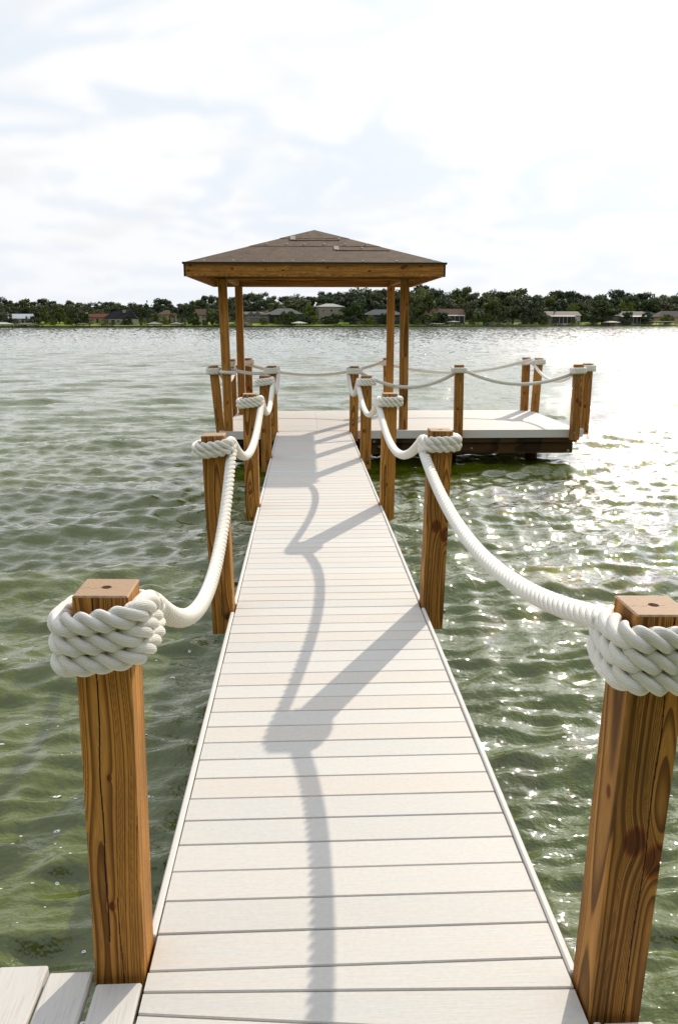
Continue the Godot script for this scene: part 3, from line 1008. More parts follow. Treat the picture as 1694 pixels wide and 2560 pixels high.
# ---------------------------------------------------------------- gazebo
func make_gazebo() -> void:
	var t := thing("gazebo", "open timber gazebo with low brown felt hip roof on four square legs", "gazebo", P(0, 0, 0))
	var x0 := -1.885
	var x1 := 2.24
	var z0 := 13.0
	var z1 := 16.92
	var ye := 2.77
	var apex := Vector3((x0 + x1) * 0.5 + 0.01, 3.47, -(z0 + z1) * 0.5)
	# legs
	var legs := [[-1.345, 13.715, -0.15, 0.03], [1.727, 13.815, -0.022, 0.018], [-1.31, 16.25, -0.022, 0.0], [1.735, 16.25, -0.022, 0.0]]
	posts["GFL"] = [-1.335, 13.715, 0.0, 2.53]
	for k in 4:
		var q: Array = legs[k]
		var b := MB.new()
		var bot: float = q[2]
		b.box(Vector3(0.143, 2.55 - bot, 0.143), Transform3D(Basis.IDENTITY, Vector3(0, (2.55 + bot) * 0.5, 0)), 0.004, 1, Vector2(1.75, 0.38))
		put("leg", b.mesh(), M["timber%d" % [3, 1, 2, 0][k]], t, Transform3D(Basis(Vector3(0, 0, 1), q[3] / 2.5), Vector3(q[0], 0, -q[1])))
	# head beams on the legs, doubled
	var yb := 2.60
	for z in [13.79, 16.25]:
		put("beam", boxmesh(Vector3(3.40, 0.14, 0.09), 0.004, 0, Vector2(1.6, 0.25)), M.timber1, t, Transform3D(Basis.IDENTITY, Vector3(0.2, yb + 0.022, -z)))
	for x in [-1.335, 1.73]:
		put("beam", boxmesh(Vector3(0.09, 0.14, 2.36), 0.004, 2, Vector2(1.6, 0.35)), M.timber2, t, Transform3D(Basis.IDENTITY, Vector3(x, yb + 0.022, -15.02)))
	# eaves boards all round
	put("eaves_board", boxmesh(Vector3(x1 - x0, 0.20, 0.038), 0.004, 0, Vector2(1.0 / 0.206, 1.0 / 4.14)), M.fascia, t, Transform3D(Basis.IDENTITY, Vector3((x0 + x1) * 0.5, 2.66, -z0 - 0.019)))
	put("eaves_board", boxmesh(Vector3(x1 - x0, 0.20, 0.038), 0.004, 0, Vector2(1.0 / 0.206, 1.0 / 4.14)), M.fascia, t, Transform3D(Basis.IDENTITY, Vector3((x0 + x1) * 0.5, 2.66, -z1 + 0.019)))
	for x in [x0 + 0.019, x1 - 0.019]:
		put("eaves_board", boxmesh(Vector3(0.038, 0.20, z1 - z0 - 0.08), 0.004, 2, Vector2(1.0 / 0.206, 1.0 / 4.14)), M.fascia, t, Transform3D(Basis.IDENTITY, Vector3(x, 2.66, -(z0 + z1) * 0.5)))
	# end-grain corners of the front board
	for x in [x0 - 0.006, x1 + 0.006]:
		put("corner_strip", boxmesh(Vector3(0.03, 0.202, 0.05), 0.003, 1), M.dark_timber, t, Transform3D(Basis.IDENTITY, Vector3(x, 2.66, -z0 - 0.02)))
	# rafters: hips to the apex, commons and jacks to the slopes
	var cx := apex.x
	var cz := (z0 + z1) * 0.5
	var rise := 3.47 - ye
	for s in [[x0 + 0.05, z0 + 0.06], [x1 - 0.05, z0 + 0.06], [x0 + 0.05, z1 - 0.06], [x1 - 0.05, z1 - 0.06]]:
		rafter(t, Vector3(s[0], ye - 0.10, -s[1]), Vector3(cx, 3.47 - 0.11, -cz))
	for k in 6:
		var f := (k + 1) / 7.0
		var x := lerpf(x0, x1, f)
		var g := 1.0 - absf(x - cx) / ((x1 - x0) * 0.5)
		for z in [z0, z1]:
			var ze := lerpf(z, cz, g * 0.97)
			rafter(t, Vector3(x, ye - 0.10, -lerpf(z, cz, 0.03)), Vector3(x, ye - 0.10 + rise * g * 0.97, -ze))
		var zz := lerpf(z0, z1, f)
		var g2 := 1.0 - absf(zz - cz) / ((z1 - z0) * 0.5)
		for x2 in [x0, x1]:
			rafter(t, Vector3(lerpf(x2, cx, 0.03), ye - 0.10, -zz), Vector3(lerpf(x2, cx, g2 * 0.97), ye - 0.10 + rise * g2 * 0.97, -zz))
	# boarding under the felt
	var lap := 0.03
	var c := [Vector3(x0 - lap, ye, -z0 + lap), Vector3(x1 + lap, ye, -z0 + lap), Vector3(x1 + lap, ye, -z1 - lap), Vector3(x0 - lap, ye, -z1 - lap)]
	for k in 4:
		var a: Vector3 = c[k]
		var d: Vector3 = c[(k + 1) % 4]
		slope_sheet(t, "sheathing", a, d, apex, 0.0, 1.0, -0.030, 0.018, M.timber2, 0.0, 0.0)
	# roofing felt in lapped courses on every slope
	for k in 4:
		var a: Vector3 = c[k]
		var d: Vector3 = c[(k + 1) % 4]
		var cuts := [0.0, 0.5, 0.74, 1.0]
		for q in 3:
			var lo: float = maxf(0.0, cuts[q] - (0.0 if q == 0 else 0.03))
			slope_sheet(t, "felt_sheet", a, d, apex, lo, cuts[q + 1], -0.008 + 0.004 * q, 0.006, M.felt, 0.004 if q > 0 else 0.0, 0.02 * q)
	# torn repair strips and a pale patch on the slope towards the shore
	strip(t, c[0], c[1], apex, 0.645, 0.69, 0.40, 0.605, 0.008, M.felt)
	strip(t, c[0], c[1], apex, 0.65, 0.775, 0.40, 0.422, 0.014, M.felt_pale)
	strip(t, c[0], c[1], apex, 0.36, 0.47, 0.577, 0.597, 0.006, M.felt_pale)
	strip(t, c[0], c[1], apex, 0.345, 0.385, 0.585, 0.80, 0.003, M.felt)
	# dark drip edge
	put("drip_edge", boxmesh(Vector3(x1 - x0 + 0.075, 0.028, 0.03), 0.003, 0), M.edge_metal, t, Transform3D(Basis.IDENTITY, Vector3((x0 + x1) * 0.5, ye - 0.006, -z0 + 0.026)))
	put("drip_edge", boxmesh(Vector3(x1 - x0 + 0.075, 0.028, 0.03), 0.003, 0), M.edge_metal, t, Transform3D(Basis.IDENTITY, Vector3((x0 + x1) * 0.5, ye - 0.006, -z1 - 0.026)))
	for x in [x0 - 0.026, x1 + 0.026]:
		put("drip_edge", boxmesh(Vector3(0.03, 0.028, z1 - z0 + 0.02), 0.003, 2), M.edge_metal, t, Transform3D(Basis.IDENTITY, Vector3(x, ye - 0.006, -cz)))
	# clout nails along the laps
	for q in [[0.02, 0.08], [0.02, 0.19], [0.02, 0.305], [0.02, 0.415], [0.02, 0.53], [0.02, 0.68], [0.02, 0.81], [0.02, 0.95], [0.515, 0.305], [0.515, 0.39], [0.515, 0.46], [0.515, 0.54], [0.515, 0.625], [0.515, 0.71], [0.40, 0.69], [0.67, 0.602]]:
		var l: Vector3 = c[0].lerp(apex, q[0])
		var r: Vector3 = c[1].lerp(apex, q[0])
		var p: Vector3 = c[0].lerp(c[1], q[1])
		p = Vector3(p.x, l.y, l.z)
		var up: Vector3 = (c[1] - c[0]).cross(apex - c[0]).normalized()
		var b := MB.new()
		b.tube([p, p + up * 0.026], [0.017, 0.015], 8)
		put("nail_head", b.mesh(), M.nail, t)
	# metal ties where the legs meet the beams
	for x in [-1.29, 1.70]:
		put("metal_tie", boxmesh(Vector3(0.03, 0.09, 0.004), 0.001), M.galv, t, Transform3D(Basis.IDENTITY, Vector3(x, 2.53, -13.635 if x < 0 else -13.737)))

func rafter(t: Node3D, a: Vector3, b: Vector3) -> void:
	var L := a.distance_to(b)
	if L < 0.15: return
	var d := (b - a) / L
	var side := d.cross(Vector3.UP).normalized()
	var up := side.cross(d)
	put("rafter", boxmesh(Vector3(0.038, 0.115, L), 0.003, 2, Vector2(1.6, 0.4)), M.timber2, t, Transform3D(Basis(side, up, -d), (a + b) * 0.5))

# part of one roof slope between two fractions of the way up, with thickness; lift keeps courses apart
func slope_sheet(t: Node3D, called: String, a: Vector3, d: Vector3, apex: Vector3, f0: float, f1: float, lift: float, thick: float, mat: Material, curl: float, seedoff: float) -> void:
	var up := (d - a).cross(apex - a).normalized()
	var b := MB.new()
	var K := 12 if called == "felt_sheet" else 1
	var lo := []
	var hi := []
	for k in K + 1:
		var u := float(k) / K
		var l := a.lerp(apex, f0).lerp(d.lerp(apex, f0), u)
		var h := a.lerp(apex, f1).lerp(d.lerp(apex, f1), u)
		var w := curl * (0.5 + 0.5 * sin(u * 17.0 + seedoff * 400.0 + a.x))
		lo.append(l + up * (lift + w))
		hi.append(h + up * lift)
	for k in K:
		var tu := up * thick
		b.quad(lo[k] + tu, lo[k + 1] + tu, hi[k + 1] + tu, hi[k] + tu)
		b.quad(lo[k], hi[k], hi[k + 1], lo[k + 1])
		b.quad(lo[k], lo[k + 1], lo[k + 1] + tu, lo[k] + tu)
		b.quad(hi[k + 1], hi[k], hi[k] + tu, hi[k + 1] + tu)
	b.quad(hi[0], lo[0], lo[0] + up * thick, hi[0] + up * thick)
	b.quad(lo[K], hi[K], hi[K] + up * thick, lo[K] + up * thick)
	put(called, b.mesh(), mat, t)

func strip(t: Node3D, a: Vector3, d: Vector3, apex: Vector3, f0: float, f1: float, u0: float, u1: float, lift: float, mat: Material) -> void:
	var up := (d - a).cross(apex - a).normalized()
	var b := MB.new()
	var l0 := a.lerp(apex, f0)
	var l1 := a.lerp(apex, f1)
	var xa := lerpf(a.x, d.x, u0)
	var xb := lerpf(a.x, d.x, u1)
	var p := [Vector3(xa, l0.y, l0.z), Vector3(xb, l0.y, l0.z), Vector3(xb, l1.y, l1.z), Vector3(xa, l1.y, l1.z)]
	var q := []
	for k in 4: q.append(p[k] + up * (lift + (0.003 if k == 0 else 0.0)))
	var e := up * 0.003
	b.quad(q[0] + e, q[1] + e, q[2] + e, q[3] + e)
	b.quad(q[3], q[2], q[1], q[0])
	for k in 4:
		var l := (k + 1) % 4
		b.quad(q[k], q[l], q[l] + e, q[k] + e)
	put("felt_patch", b.mesh(), mat, t)

const TREES := [[-169.2,457.7,5.0,11.2,11.7,0,0], 	[-175.2,488.1,7.0,8.6,10.2,0,0], 	[-158.0,461.4,5.1,10.9,12.3,0,0], 	[-158.0,478.8,6.1,8.1,8.2,0,0], 	[-156.3,490.8,6.8,9.4,9.3,0,0], 	[-147.1,478.1,5.9,8.8,10.2,0,0], 	[-137.8,482.7,6.0,9.5,11.3,0,0], 	[-136.4,497.0,6.8,7.9,10.5,0,0], 	[-124.7,480.1,5.6,8.3,10.0,0,0], 	[-122.3,499.3,6.7,8.6,9.1,0,0], 	[-108.6,472.2,4.8,9.8,13.1,0,0], 	[-107.4,486.0,5.6,7.0,7.5,0,0], 	[-107.5,512.6,7.2,7.4,8.8,0,0], 	[-98.6,496.4,6.1,7.2,9.1,0,0], 	[-84.6,480.8,4.9,11.1,13.6,0,0], 	[-82.9,496.8,5.8,8.9,8.8,0,0], 	[-76.0,511.8,6.6,8.1,10.7,0,0], 	[-66.7,494.1,5.4,11.0,13.2,0,0], 	[-60.2,500.2,5.6,12.8,16.0,0,0], 	[-54.8,520.9,6.7,11.8,12.3,0,0], 	[-47.0,528.1,7.0,12.0,14.6,0,0], 	[-38.2,524.1,6.6,12.1,15.4,0,0], 	[-30.6,515.0,6.0,15.4,19.3,0,0], 	[-22.8,537.6,7.2,13.0,12.9,0,0], 	[-12.8,539.3,7.1,12.1,13.4,0,0], 	[-6.5,524.6,6.1,14.2,14.3,0,0], 	[1.5,536.8,6.7,12.5,13.3,0,0], 	[13.8,548.3,7.2,15.5,16.4,0,0], 	[21.7,536.8,6.3,14.9,16.6,0,0], 	[26.9,540.7,6.5,16.5,16.9,0,0], 	[35.2,523.7,5.3,18.7,23.4,0,0], 	[45.3,552.5,6.8,17.9,21.0,0,0], 	[54.8,563.0,7.3,17.3,17.9,0,0], 	[64.3,562.7,7.1,18.6,18.9,0,0], 	[84.1,573.8,7.4,20.4,24.5,0,0], 	[93.1,560.4,6.4,18.7,25.0,0,0], 	[100.2,570.7,6.9,17.2,21.8,0,0], 	[104.2,539.0,4.9,21.4,23.5,0,0], 	[111.3,542.5,5.0,17.6,18.1,0,0], 	[126.2,552.8,5.4,17.9,23.1,0,0], 	[133.2,551.0,5.1,19.1,20.4,0,0], 	[150.4,572.7,6.1,20.7,26.6,0,0], 	[167.0,598.9,7.4,14.5,17.8,0,0], 	[167.2,565.2,5.4,16.5,19.3,0,0], 	[186.8,593.3,6.7,18.2,17.6,0,0], 	[196.8,595.1,6.6,18.0,19.8,0,0], 	[203.1,592.9,6.4,15.9,19.4,0,0], 	[215.0,600.1,6.6,16.5,19.2,0,0], 	[220.7,596.7,6.3,17.3,17.8,0,0], 	[233.7,598.0,6.1,20.1,20.1,0,0], 	[241.6,599.7,6.1,17.6,20.5,0,0], 	[264.3,619.8,6.9,17.6,19.5,0,0], 	[267.3,586.7,4.9,17.9,20.8,0,0], 	[281.1,599.2,5.4,17.3,21.5,0,0], 	[-167.9,440.1,3.9,6.8,7.2,0,1], 	[-162.8,440.8,3.9,8.7,8.2,0,1], 	[-161.7,454.4,4.7,6.7,8.1,0,1], 	[-154.6,454.7,4.6,6.3,7.7,0,1], 	[-146.1,443.8,3.8,6.7,6.9,0,1], 	[-145.5,451.2,4.2,8.1,9.3,0,1], 	[-136.3,443.3,3.6,7.4,7.8,0,1], 	[-130.7,444.6,3.5,9.1,10.0,0,1], 	[-130.4,457.9,4.3,7.9,7.8,0,1], 	[-120.8,451.1,3.8,8.1,8.2,0,1], 	[-118.2,451.5,3.7,6.1,7.8,0,1], 	[-115.0,456.9,4.0,5.8,7.2,0,1], 	[-104.8,453.7,3.6,7.1,8.9,0,1], 	[-105.6,463.6,4.2,7.8,9.4,0,1], 	[-96.4,465.3,4.2,8.2,7.6,0,1], 	[-94.7,472.9,4.6,6.3,7.3,0,1], 	[-87.0,461.9,3.8,5.9,6.0,0,1], 	[-83.6,474.4,4.5,7.9,9.6,0,1], 	[-75.3,462.9,3.6,7.1,8.9,0,1], 	[-72.3,482.3,4.8,8.3,8.6,0,1], 	[-64.9,478.2,4.4,7.8,9.1,0,1], 	[-58.7,480.0,4.4,9.5,10.7,0,1], 	[-53.1,473.4,3.9,9.2,10.6,0,1], 	[-47.2,478.7,4.1,12.3,13.7,0,1], 	[-41.5,484.2,4.3,9.2,9.7,0,1], 	[-38.1,487.0,4.4,11.9,14.8,0,1], 	[-30.1,495.0,4.7,14.0,13.2,0,1], 	[-23.4,484.1,4.0,12.8,13.5,0,1], 	[-18.5,480.1,3.6,11.1,12.9,0,1], 	[-12.3,478.5,3.4,9.0,9.7,0,1], 	[-7.9,492.5,4.2,12.2,15.3,0,1], 	[-2.9,493.6,4.2,12.6,14.5,0,1], 	[6.7,504.3,4.6,13.2,15.2,0,1], 	[12.5,490.3,3.7,13.7,16.3,0,1], 	[18.1,497.8,4.0,11.8,13.8,0,1], 	[22.6,503.8,4.3,12.4,14.7,0,1], 	[29.4,498.6,3.9,15.1,19.2,0,1], 	[33.7,495.6,3.6,18.2,22.6,0,1], 	[44.3,500.8,3.7,16.3,16.0,0,1], 	[49.3,508.0,4.1,13.0,12.8,0,1], 	[57.2,509.9,4.1,14.0,17.1,0,1], 	[64.1,512.8,4.1,15.7,17.7,0,1], 	[66.9,513.7,4.1,14.3,18.1,0,1], 	[73.2,519.4,4.3,18.0,17.2,0,1], 	[81.2,524.8,4.5,14.0,15.6,0,1], 	[88.3,520.4,4.1,13.4,16.1,0,1], 	[92.2,514.7,3.7,13.2,14.5,0,1], 	[104.9,531.6,4.5,15.7,18.8,0,1], 	[108.6,520.1,3.7,16.1,20.8,0,1], 	[115.2,532.6,4.4,12.0,11.9,0,1], 	[120.8,527.7,4.0,15.5,16.9,0,1], 	[133.3,544.0,4.7,17.8,22.7,0,1], 	[138.5,545.4,4.7,17.3,20.6,0,1], 	[142.6,535.3,4.0,15.3,17.6,0,1], 	[152.7,531.6,3.6,13.3,15.2,0,1], 	[160.5,549.7,4.6,13.0,13.0,0,1], 	[167.7,547.7,4.3,16.6,16.6,0,1], 	[172.9,540.2,3.8,13.8,15.7,0,1], 	[188.0,554.9,4.4,14.6,15.0,0,1], 	[187.1,544.0,3.8,12.4,14.8,0,1], 	[196.9,549.3,3.9,11.7,15.0,0,1], 	[200.8,544.2,3.5,12.7,14.0,0,1], 	[216.3,561.9,4.3,14.1,13.1,0,1], 	[231.3,573.9,4.7,14.5,15.8,0,1], 	[231.0,565.3,4.2,16.0,17.8,0,1], 	[242.9,566.9,4.1,12.4,12.0,0,1], 	[246.4,559.3,3.6,16.1,19.2,0,1], 	[250.7,560.5,3.6,16.8,20.5,0,1], 	[256.9,560.8,3.5,11.6,14.0,0,1], 	[269.4,567.7,3.7,11.5,14.0,0,1], 	[26.7,456.0,1.6,13.3,16.8,1,2], 	[2.7,470.8,2.7,10.8,9.3,2,2], 	[4.8,443.4,1.3,5.2,7.7,2,2], 	[69.7,471.1,1.7,21.4,18.7,0,2], 	[100.0,476.2,1.5,14.5,13.3,0,2], 	[115.0,488.7,1.9,15.9,15.1,0,2], 	[127.2,488.4,1.7,17.1,15.2,0,2], 	[138.7,487.9,1.5,17.3,16.7,0,2], 	[176.6,523.3,2.7,11.7,10.4,2,2], 	[187.4,500.6,1.4,14.9,19.8,0,2], 	[-148.4,399.2,1.4,9.0,6.2,0,2], 	[-130.6,410.6,1.7,9.9,7.6,0,2], 	[-125.7,418.0,2.0,10.4,7.4,0,2], 	[-116.1,407.0,1.3,7.9,6.5,0,2], 	[-83.1,412.9,1.1,9.0,3.0,3,2], 	[-80.6,417.6,1.3,12.9,3.8,3,2], 	[-68.5,419.3,1.2,9.1,3.5,3,2], 	[-62.0,419.3,1.1,10.0,4.5,3,2], 	[-57.7,422.6,1.2,10.3,5.4,3,2], 	[-48.7,427.3,1.3,9.1,8.9,0,2], 	[-35.9,435.1,1.5,12.4,7.7,0,2], 	[-22.2,433.3,1.2,4.2,4.2,0,2], 	[-12.0,438.4,1.3,7.7,4.3,0,2], 	[-6.7,438.0,1.2,6.9,6.3,0,2], 	[11.9,447.6,1.4,4.7,6.7,0,2], 	[17.0,447.1,1.3,7.0,5.4,1,2], 	[58.7,461.7,1.4,11.5,6.2,0,2], 	[145.0,481.6,1.1,5.6,3.8,3,2], 	[152.5,483.8,1.1,4.9,5.2,3,2], 	[82.3,463.8,1.1,6.9,3.5,4,2], 	[99.3,466.9,1.1,8.4,4.5,4,2], 	[-108.6,437.2,2.7,7.9,3.2,4,2], 	[234.6,512.6,1.3,6.9,7.7,0,2], 	[-135.4,398.3,1.1,5.3,2.1,4,2], 	[-34.8,429.5,1.2,4.1,3.3,0,2], 	[216.1,535.2,2.7,14.1,12.5,2,2], 	[239.9,552.4,3.3,14.5,16.3,0,2], 	[187.9,536.7,3.3,14.5,12.2,0,2], 	[33.3,454.0,1.4,4.8,4.2,0,2], 	[-23.0,468.0,3.0,11.8,2.9,3,2], 	[-253.8,446.6,5.9,11.0,16.1,0,0], 	[-256.8,461.2,6.8,10.6,13.2,0,0], 	[-231.3,423.8,4.1,11.8,18.5,0,0], 	[-240.0,448.8,5.8,10.3,13.8,0,0], 	[-229.5,439.0,5.0,12.9,17.9,0,0], 	[-223.2,435.8,4.7,10.6,13.5,0,0], 	[-217.6,434.6,4.5,11.2,15.7,0,0], 	[-216.3,441.7,4.9,9.9,16.3,0,0], 	[-208.9,437.7,4.6,13.8,20.0,0,0], 	[-211.9,454.5,5.6,12.5,18.7,0,0], 	[-209.7,460.5,5.9,10.2,13.4,0,0], 	[-204.0,460.4,5.8,13.9,17.1,0,0], 	[-188.1,435.7,4.1,14.5,23.0,0,0], 	[-189.8,451.1,5.0,12.3,17.6,0,0], 	[-182.0,445.2,4.5,14.7,18.9,0,0], 	[-189.2,475.6,6.5,12.4,17.5,0,0], 	[-174.2,450.5,4.7,11.5,17.8,0,0], 	[285.8,595.6,5.1,17.7,24.7,0,0], 	[299.9,609.3,5.6,17.0,25.4,0,0], 	[318.9,631.4,6.6,14.4,17.6,0,0], 	[311.4,603.3,5.0,21.0,29.1,0,0], 	[334.1,631.2,6.3,16.5,24.5,0,0], 	[320.4,591.1,4.2,16.6,24.9,0,0], 	[336.3,606.8,4.8,16.6,20.2,0,0], 	[341.5,602.6,4.5,16.8,20.5,0,0], 	[348.4,602.0,4.3,18.8,29.2,0,0], 	[373.5,632.6,5.7,21.6,28.9,0,0], 	[387.8,642.6,6.0,19.5,25.3,0,0], 	[370.9,602.3,3.9,20.8,34.6,0,0], 	[382.2,608.1,4.0,19.0,31.4,0,0], 	[417.3,651.3,6.0,20.4,31.0,0,0], 	[404.0,618.2,4.3,19.5,25.9,0,0], 	[445.6,668.4,6.5,16.3,25.7,0,0], 	[434.7,640.2,5.0,17.4,29.4,0,0], 	[-143.7,396.9,1.2,6.1,5.2,0,2], 	[-131.9,397.7,1.1,4.5,3.8,0,2], 	[-124.8,404.0,1.3,3.0,2.9,0,2], 	[-117.2,404.2,1.2,4.0,4.8,2,2], 	[-109.8,405.9,1.1,6.7,6.1,1,2], 	[-97.2,413.4,1.3,2.8,2.3,0,2], 	[-90.1,415.1,1.3,4.8,4.7,0,2], 	[-77.5,418.8,1.3,6.3,6.7,0,2], 	[-72.2,416.4,1.1,4.9,4.5,2,2], 	[-57.4,421.9,1.2,6.4,7.1,1,2], 	[-51.7,421.9,1.1,3.0,2.7,0,2], 	[-42.8,427.0,1.2,7.2,8.6,0,2], 	[-33.0,427.3,1.1,3.2,3.4,0,2], 	[-15.6,437.7,1.3,4.0,3.2,2,2], 	[-7.2,435.2,1.1,7.4,9.0,1,2], 	[0.6,441.7,1.3,5.0,5.9,0,2], 	[14.7,447.2,1.3,5.2,6.4,0,2], 	[27.5,448.8,1.2,5.2,5.3,0,2], 	[37.1,449.3,1.1,5.6,6.3,2,2], 	[45.5,452.0,1.1,7.2,8.6,1,2], 	[63.2,461.0,1.3,4.3,4.7,0,2], 	[67.4,462.5,1.3,5.4,6.2,0,2], 	[80.0,465.5,1.3,7.0,9.0,0,2], 	[98.2,469.7,1.2,4.7,4.3,2,2], 	[108.0,470.0,1.1,6.6,6.3,1,2], 	[117.8,475.0,1.2,7.7,6.2,0,2], 	[133.9,483.2,1.3,4.3,4.4,0,2], 	[144.1,481.1,1.1,6.1,6.9,0,2], 	[165.4,489.5,1.2,3.9,4.7,2,2], 	[179.2,492.9,1.1,5.9,5.2,1,2], 	[189.7,494.3,1.1,6.0,5.3,0,2], 	[203.0,499.2,1.1,8.4,8.5,0,2], 	[218.2,505.9,1.2,7.8,8.1,0,2], 	[230.4,506.8,1.1,6.4,7.3,2,2]]
# ---------------------------------------------------------------- the far shore
func shore_z(x: float) -> float:
	return 430.0 + 0.3 * x

func rise_at(off: float) -> float:
	return 0.7 + 0.05 * minf(off, 40.0) + 0.06 * clampf(off - 40.0, 0.0, 150.0)

func make_land() -> void:
	var b := MB.new()
	var nz := noise(0.02, 71, 3)
	var xs := []
	var x := -520.0
	while x <= 700.0:
		xs.append(x); x += 6.0
	var offs := [0.0, 1.5, 4.0, 8.0, 13.0, 19.0, 26.0, 34.0, 44.0, 56.0, 72.0, 95.0, 130.0, 190.0, 300.0, 500.0]
	for q in offs.size():
		for k in xs.size():
			var o: float = offs[q]
			var y := rise_at(o) + (0.5 * nz.get_noise_2d(xs[k], o) if o > 3.0 else 0.0) - 0.1
			b.vert(Vector3(xs[k], y, -(shore_z(xs[k]) + o)), Vector3.UP)
	var C := xs.size()
	for q in offs.size() - 1:
		for k in C - 1:
			var a := q * C + k
			b.i.append_array(PackedInt32Array([a, a + C, a + 1, a + 1, a + C, a + C + 1]))
	var m := std(Color.WHITE, 0.95, 0.2)
	var nt := NoiseTexture2D.new()
	nt.width = 512; nt.height = 512; nt.seamless = true
	nt.noise = noise(0.012, 501, 4)
	var ramp := Gradient.new()
	ramp.set_color(0, lin(0.12, 0.18, 0.02))
	ramp.set_color(1, lin(0.23, 0.31, 0.035))
	nt.color_ramp = ramp
	m.albedo_texture = nt
	m.uv1_triplanar = true
	m.uv1_world_triplanar = true
	m.uv1_scale = Vector3.ONE * 0.03
	kind(put("far_lawn", b.mesh(), m, self), "structure")
	var fl := MB.new()
	var wo := [33.0, 44.0, 56.0, 72.0, 95.0, 130.0, 190.0, 300.0, 500.0]
	for q in wo.size():
		for k in xs.size():
			fl.vert(Vector3(xs[k], rise_at(wo[q]) + 0.5 + (0.9 if q > 0 else -0.9) + 0.8 * nz.get_noise_2d(xs[k] * 3.0, wo[q] * 2.0), -(shore_z(xs[k]) + wo[q] + 5.0 * nz.get_noise_2d(xs[k] * 2.0, 90.0))), Vector3.UP)
	for q in wo.size() - 1:
		for k in C - 1:
			var a := q * C + k
			fl.i.append_array(PackedInt32Array([a, a + C, a + 1, a + 1, a + C, a + C + 1]))
	kind(put("wooded_slope", fl.mesh(), std(lin(0.022, 0.03, 0.014), 0.95, 0.1), self), "structure")
	# low sea wall
	var s := MB.new()
	for k in C - 1:
		var p := Vector3(xs[k], 0, -shore_z(xs[k]) + 0.25)
		var q2 := Vector3(xs[k + 1], 0, -shore_z(xs[k + 1]) + 0.25)
		var d := Vector3(0, 0, -0.6)
		var lo := Vector3(0, -1.5, 0)
		var hi := Vector3(0, 0.72, 0)
		s.quad(p + lo, q2 + lo, q2 + hi, p + hi)
		s.quad(p + hi, q2 + hi, q2 + hi + d, p + hi + d)
	tag(put("sea_wall", s.mesh(), std(lin(0.06, 0.05, 0.04), 0.9, 0.2), self), "low dark sea wall running along the far lawns at the waterline", "wall")
	# the bank this side, under the shore deck
	var g := MB.new()
	var L := 30.0
	g.quad(Vector3(-L, 0.35, 40), Vector3(L, 0.35, 40), Vector3(L, 0.35, -0.1), Vector3(-L, 0.35, -0.1))
	g.quad(Vector3(-L, 0.35, -0.1), Vector3(L, 0.35, -0.1), Vector3(L, -1.6, -1.3), Vector3(-L, -1.6, -1.3))
	kind(put("shore_ground", g.mesh(), m, self), "structure")

func crown_mesh(seed_: int, shape: int, leaves: int, base: Color, light: Color) -> ArrayMesh:
	var r := RandomNumberGenerator.new()
	r.seed = seed_
	var b := MB.new()
	b.colored = true
	var clumps := []
	if shape == 0:
		for k in 30:
			var a := r.randf() * TAU
			var q := sqrt(r.randf())
			var h := r.randf()
			var wide := 0.46 * sqrt(maxf(0.05, 1.0 - pow(absf(h - 0.38) / 0.66, 2.2)))
			clumps.append([Vector3(cos(a) * q * wide, 0.13 + 0.78 * h, sin(a) * q * wide), r.randf_range(0.09, 0.17)])
	else:
		for k in 26:
			var h := pow(r.randf(), 0.9)
			var a := r.randf() * TAU
			var wide := 0.36 * (1.0 - h * 0.86)
			clumps.append([Vector3(cos(a) * wide, 0.05 + 0.88 * h, sin(a) * wide), r.randf_range(0.08, 0.15) * (1.15 - 0.75 * h)])
	for k in leaves:
		var cl: Array = clumps[r.randi() % clumps.size()]
		var d := Vector3(r.randfn(), r.randfn() * 0.9, r.randfn()).normalized()
		var c: Vector3 = cl[0]
		var rad: float = cl[1]
		var p: Vector3 = c + d * rad * pow(r.randf(), 0.33) * Vector3(1, 0.85, 1)
		var nn := (d + Vector3(r.randfn(), r.randfn(), r.randfn()) * 0.5).normalized()
		var u := nn.cross(Vector3(r.randfn(), r.randfn(), r.randfn())).normalized()
		var w := nn.cross(u)
		var s := r.randf_range(0.022, 0.052) * (1.0 if shape == 0 else 0.85)
		var drip := 1.0
		if shape == 0 and r.randf() < 0.12:
			drip = 2.2
			u = (u + Vector3.DOWN * 1.5).normalized()
		var mixv := clampf(r.randfn(0.38, 0.28), 0.0, 1.0)
		b.color = base.lerp(light, mixv)
		var g := (w * 0.6 + u * drip).cross(u * drip).normalized()
		var flip := g.dot(d) < 0.0
		if flip: g = -g
		var sn := (g * 0.6 + d * 0.5).normalized()
		var k0 := b.vert(p - u * s * drip, sn)
		b.vert(p + w * s * 0.6, sn)
		b.vert(p + u * s * drip, sn)
		b.vert(p - w * s * 0.6, sn)
		b.i.append_array(PackedInt32Array([k0, k0 + 1, k0 + 2, k0, k0 + 2, k0 + 3] if flip else [k0, k0 + 2, k0 + 1, k0, k0 + 3, k0 + 2]))
	return b.mesh()

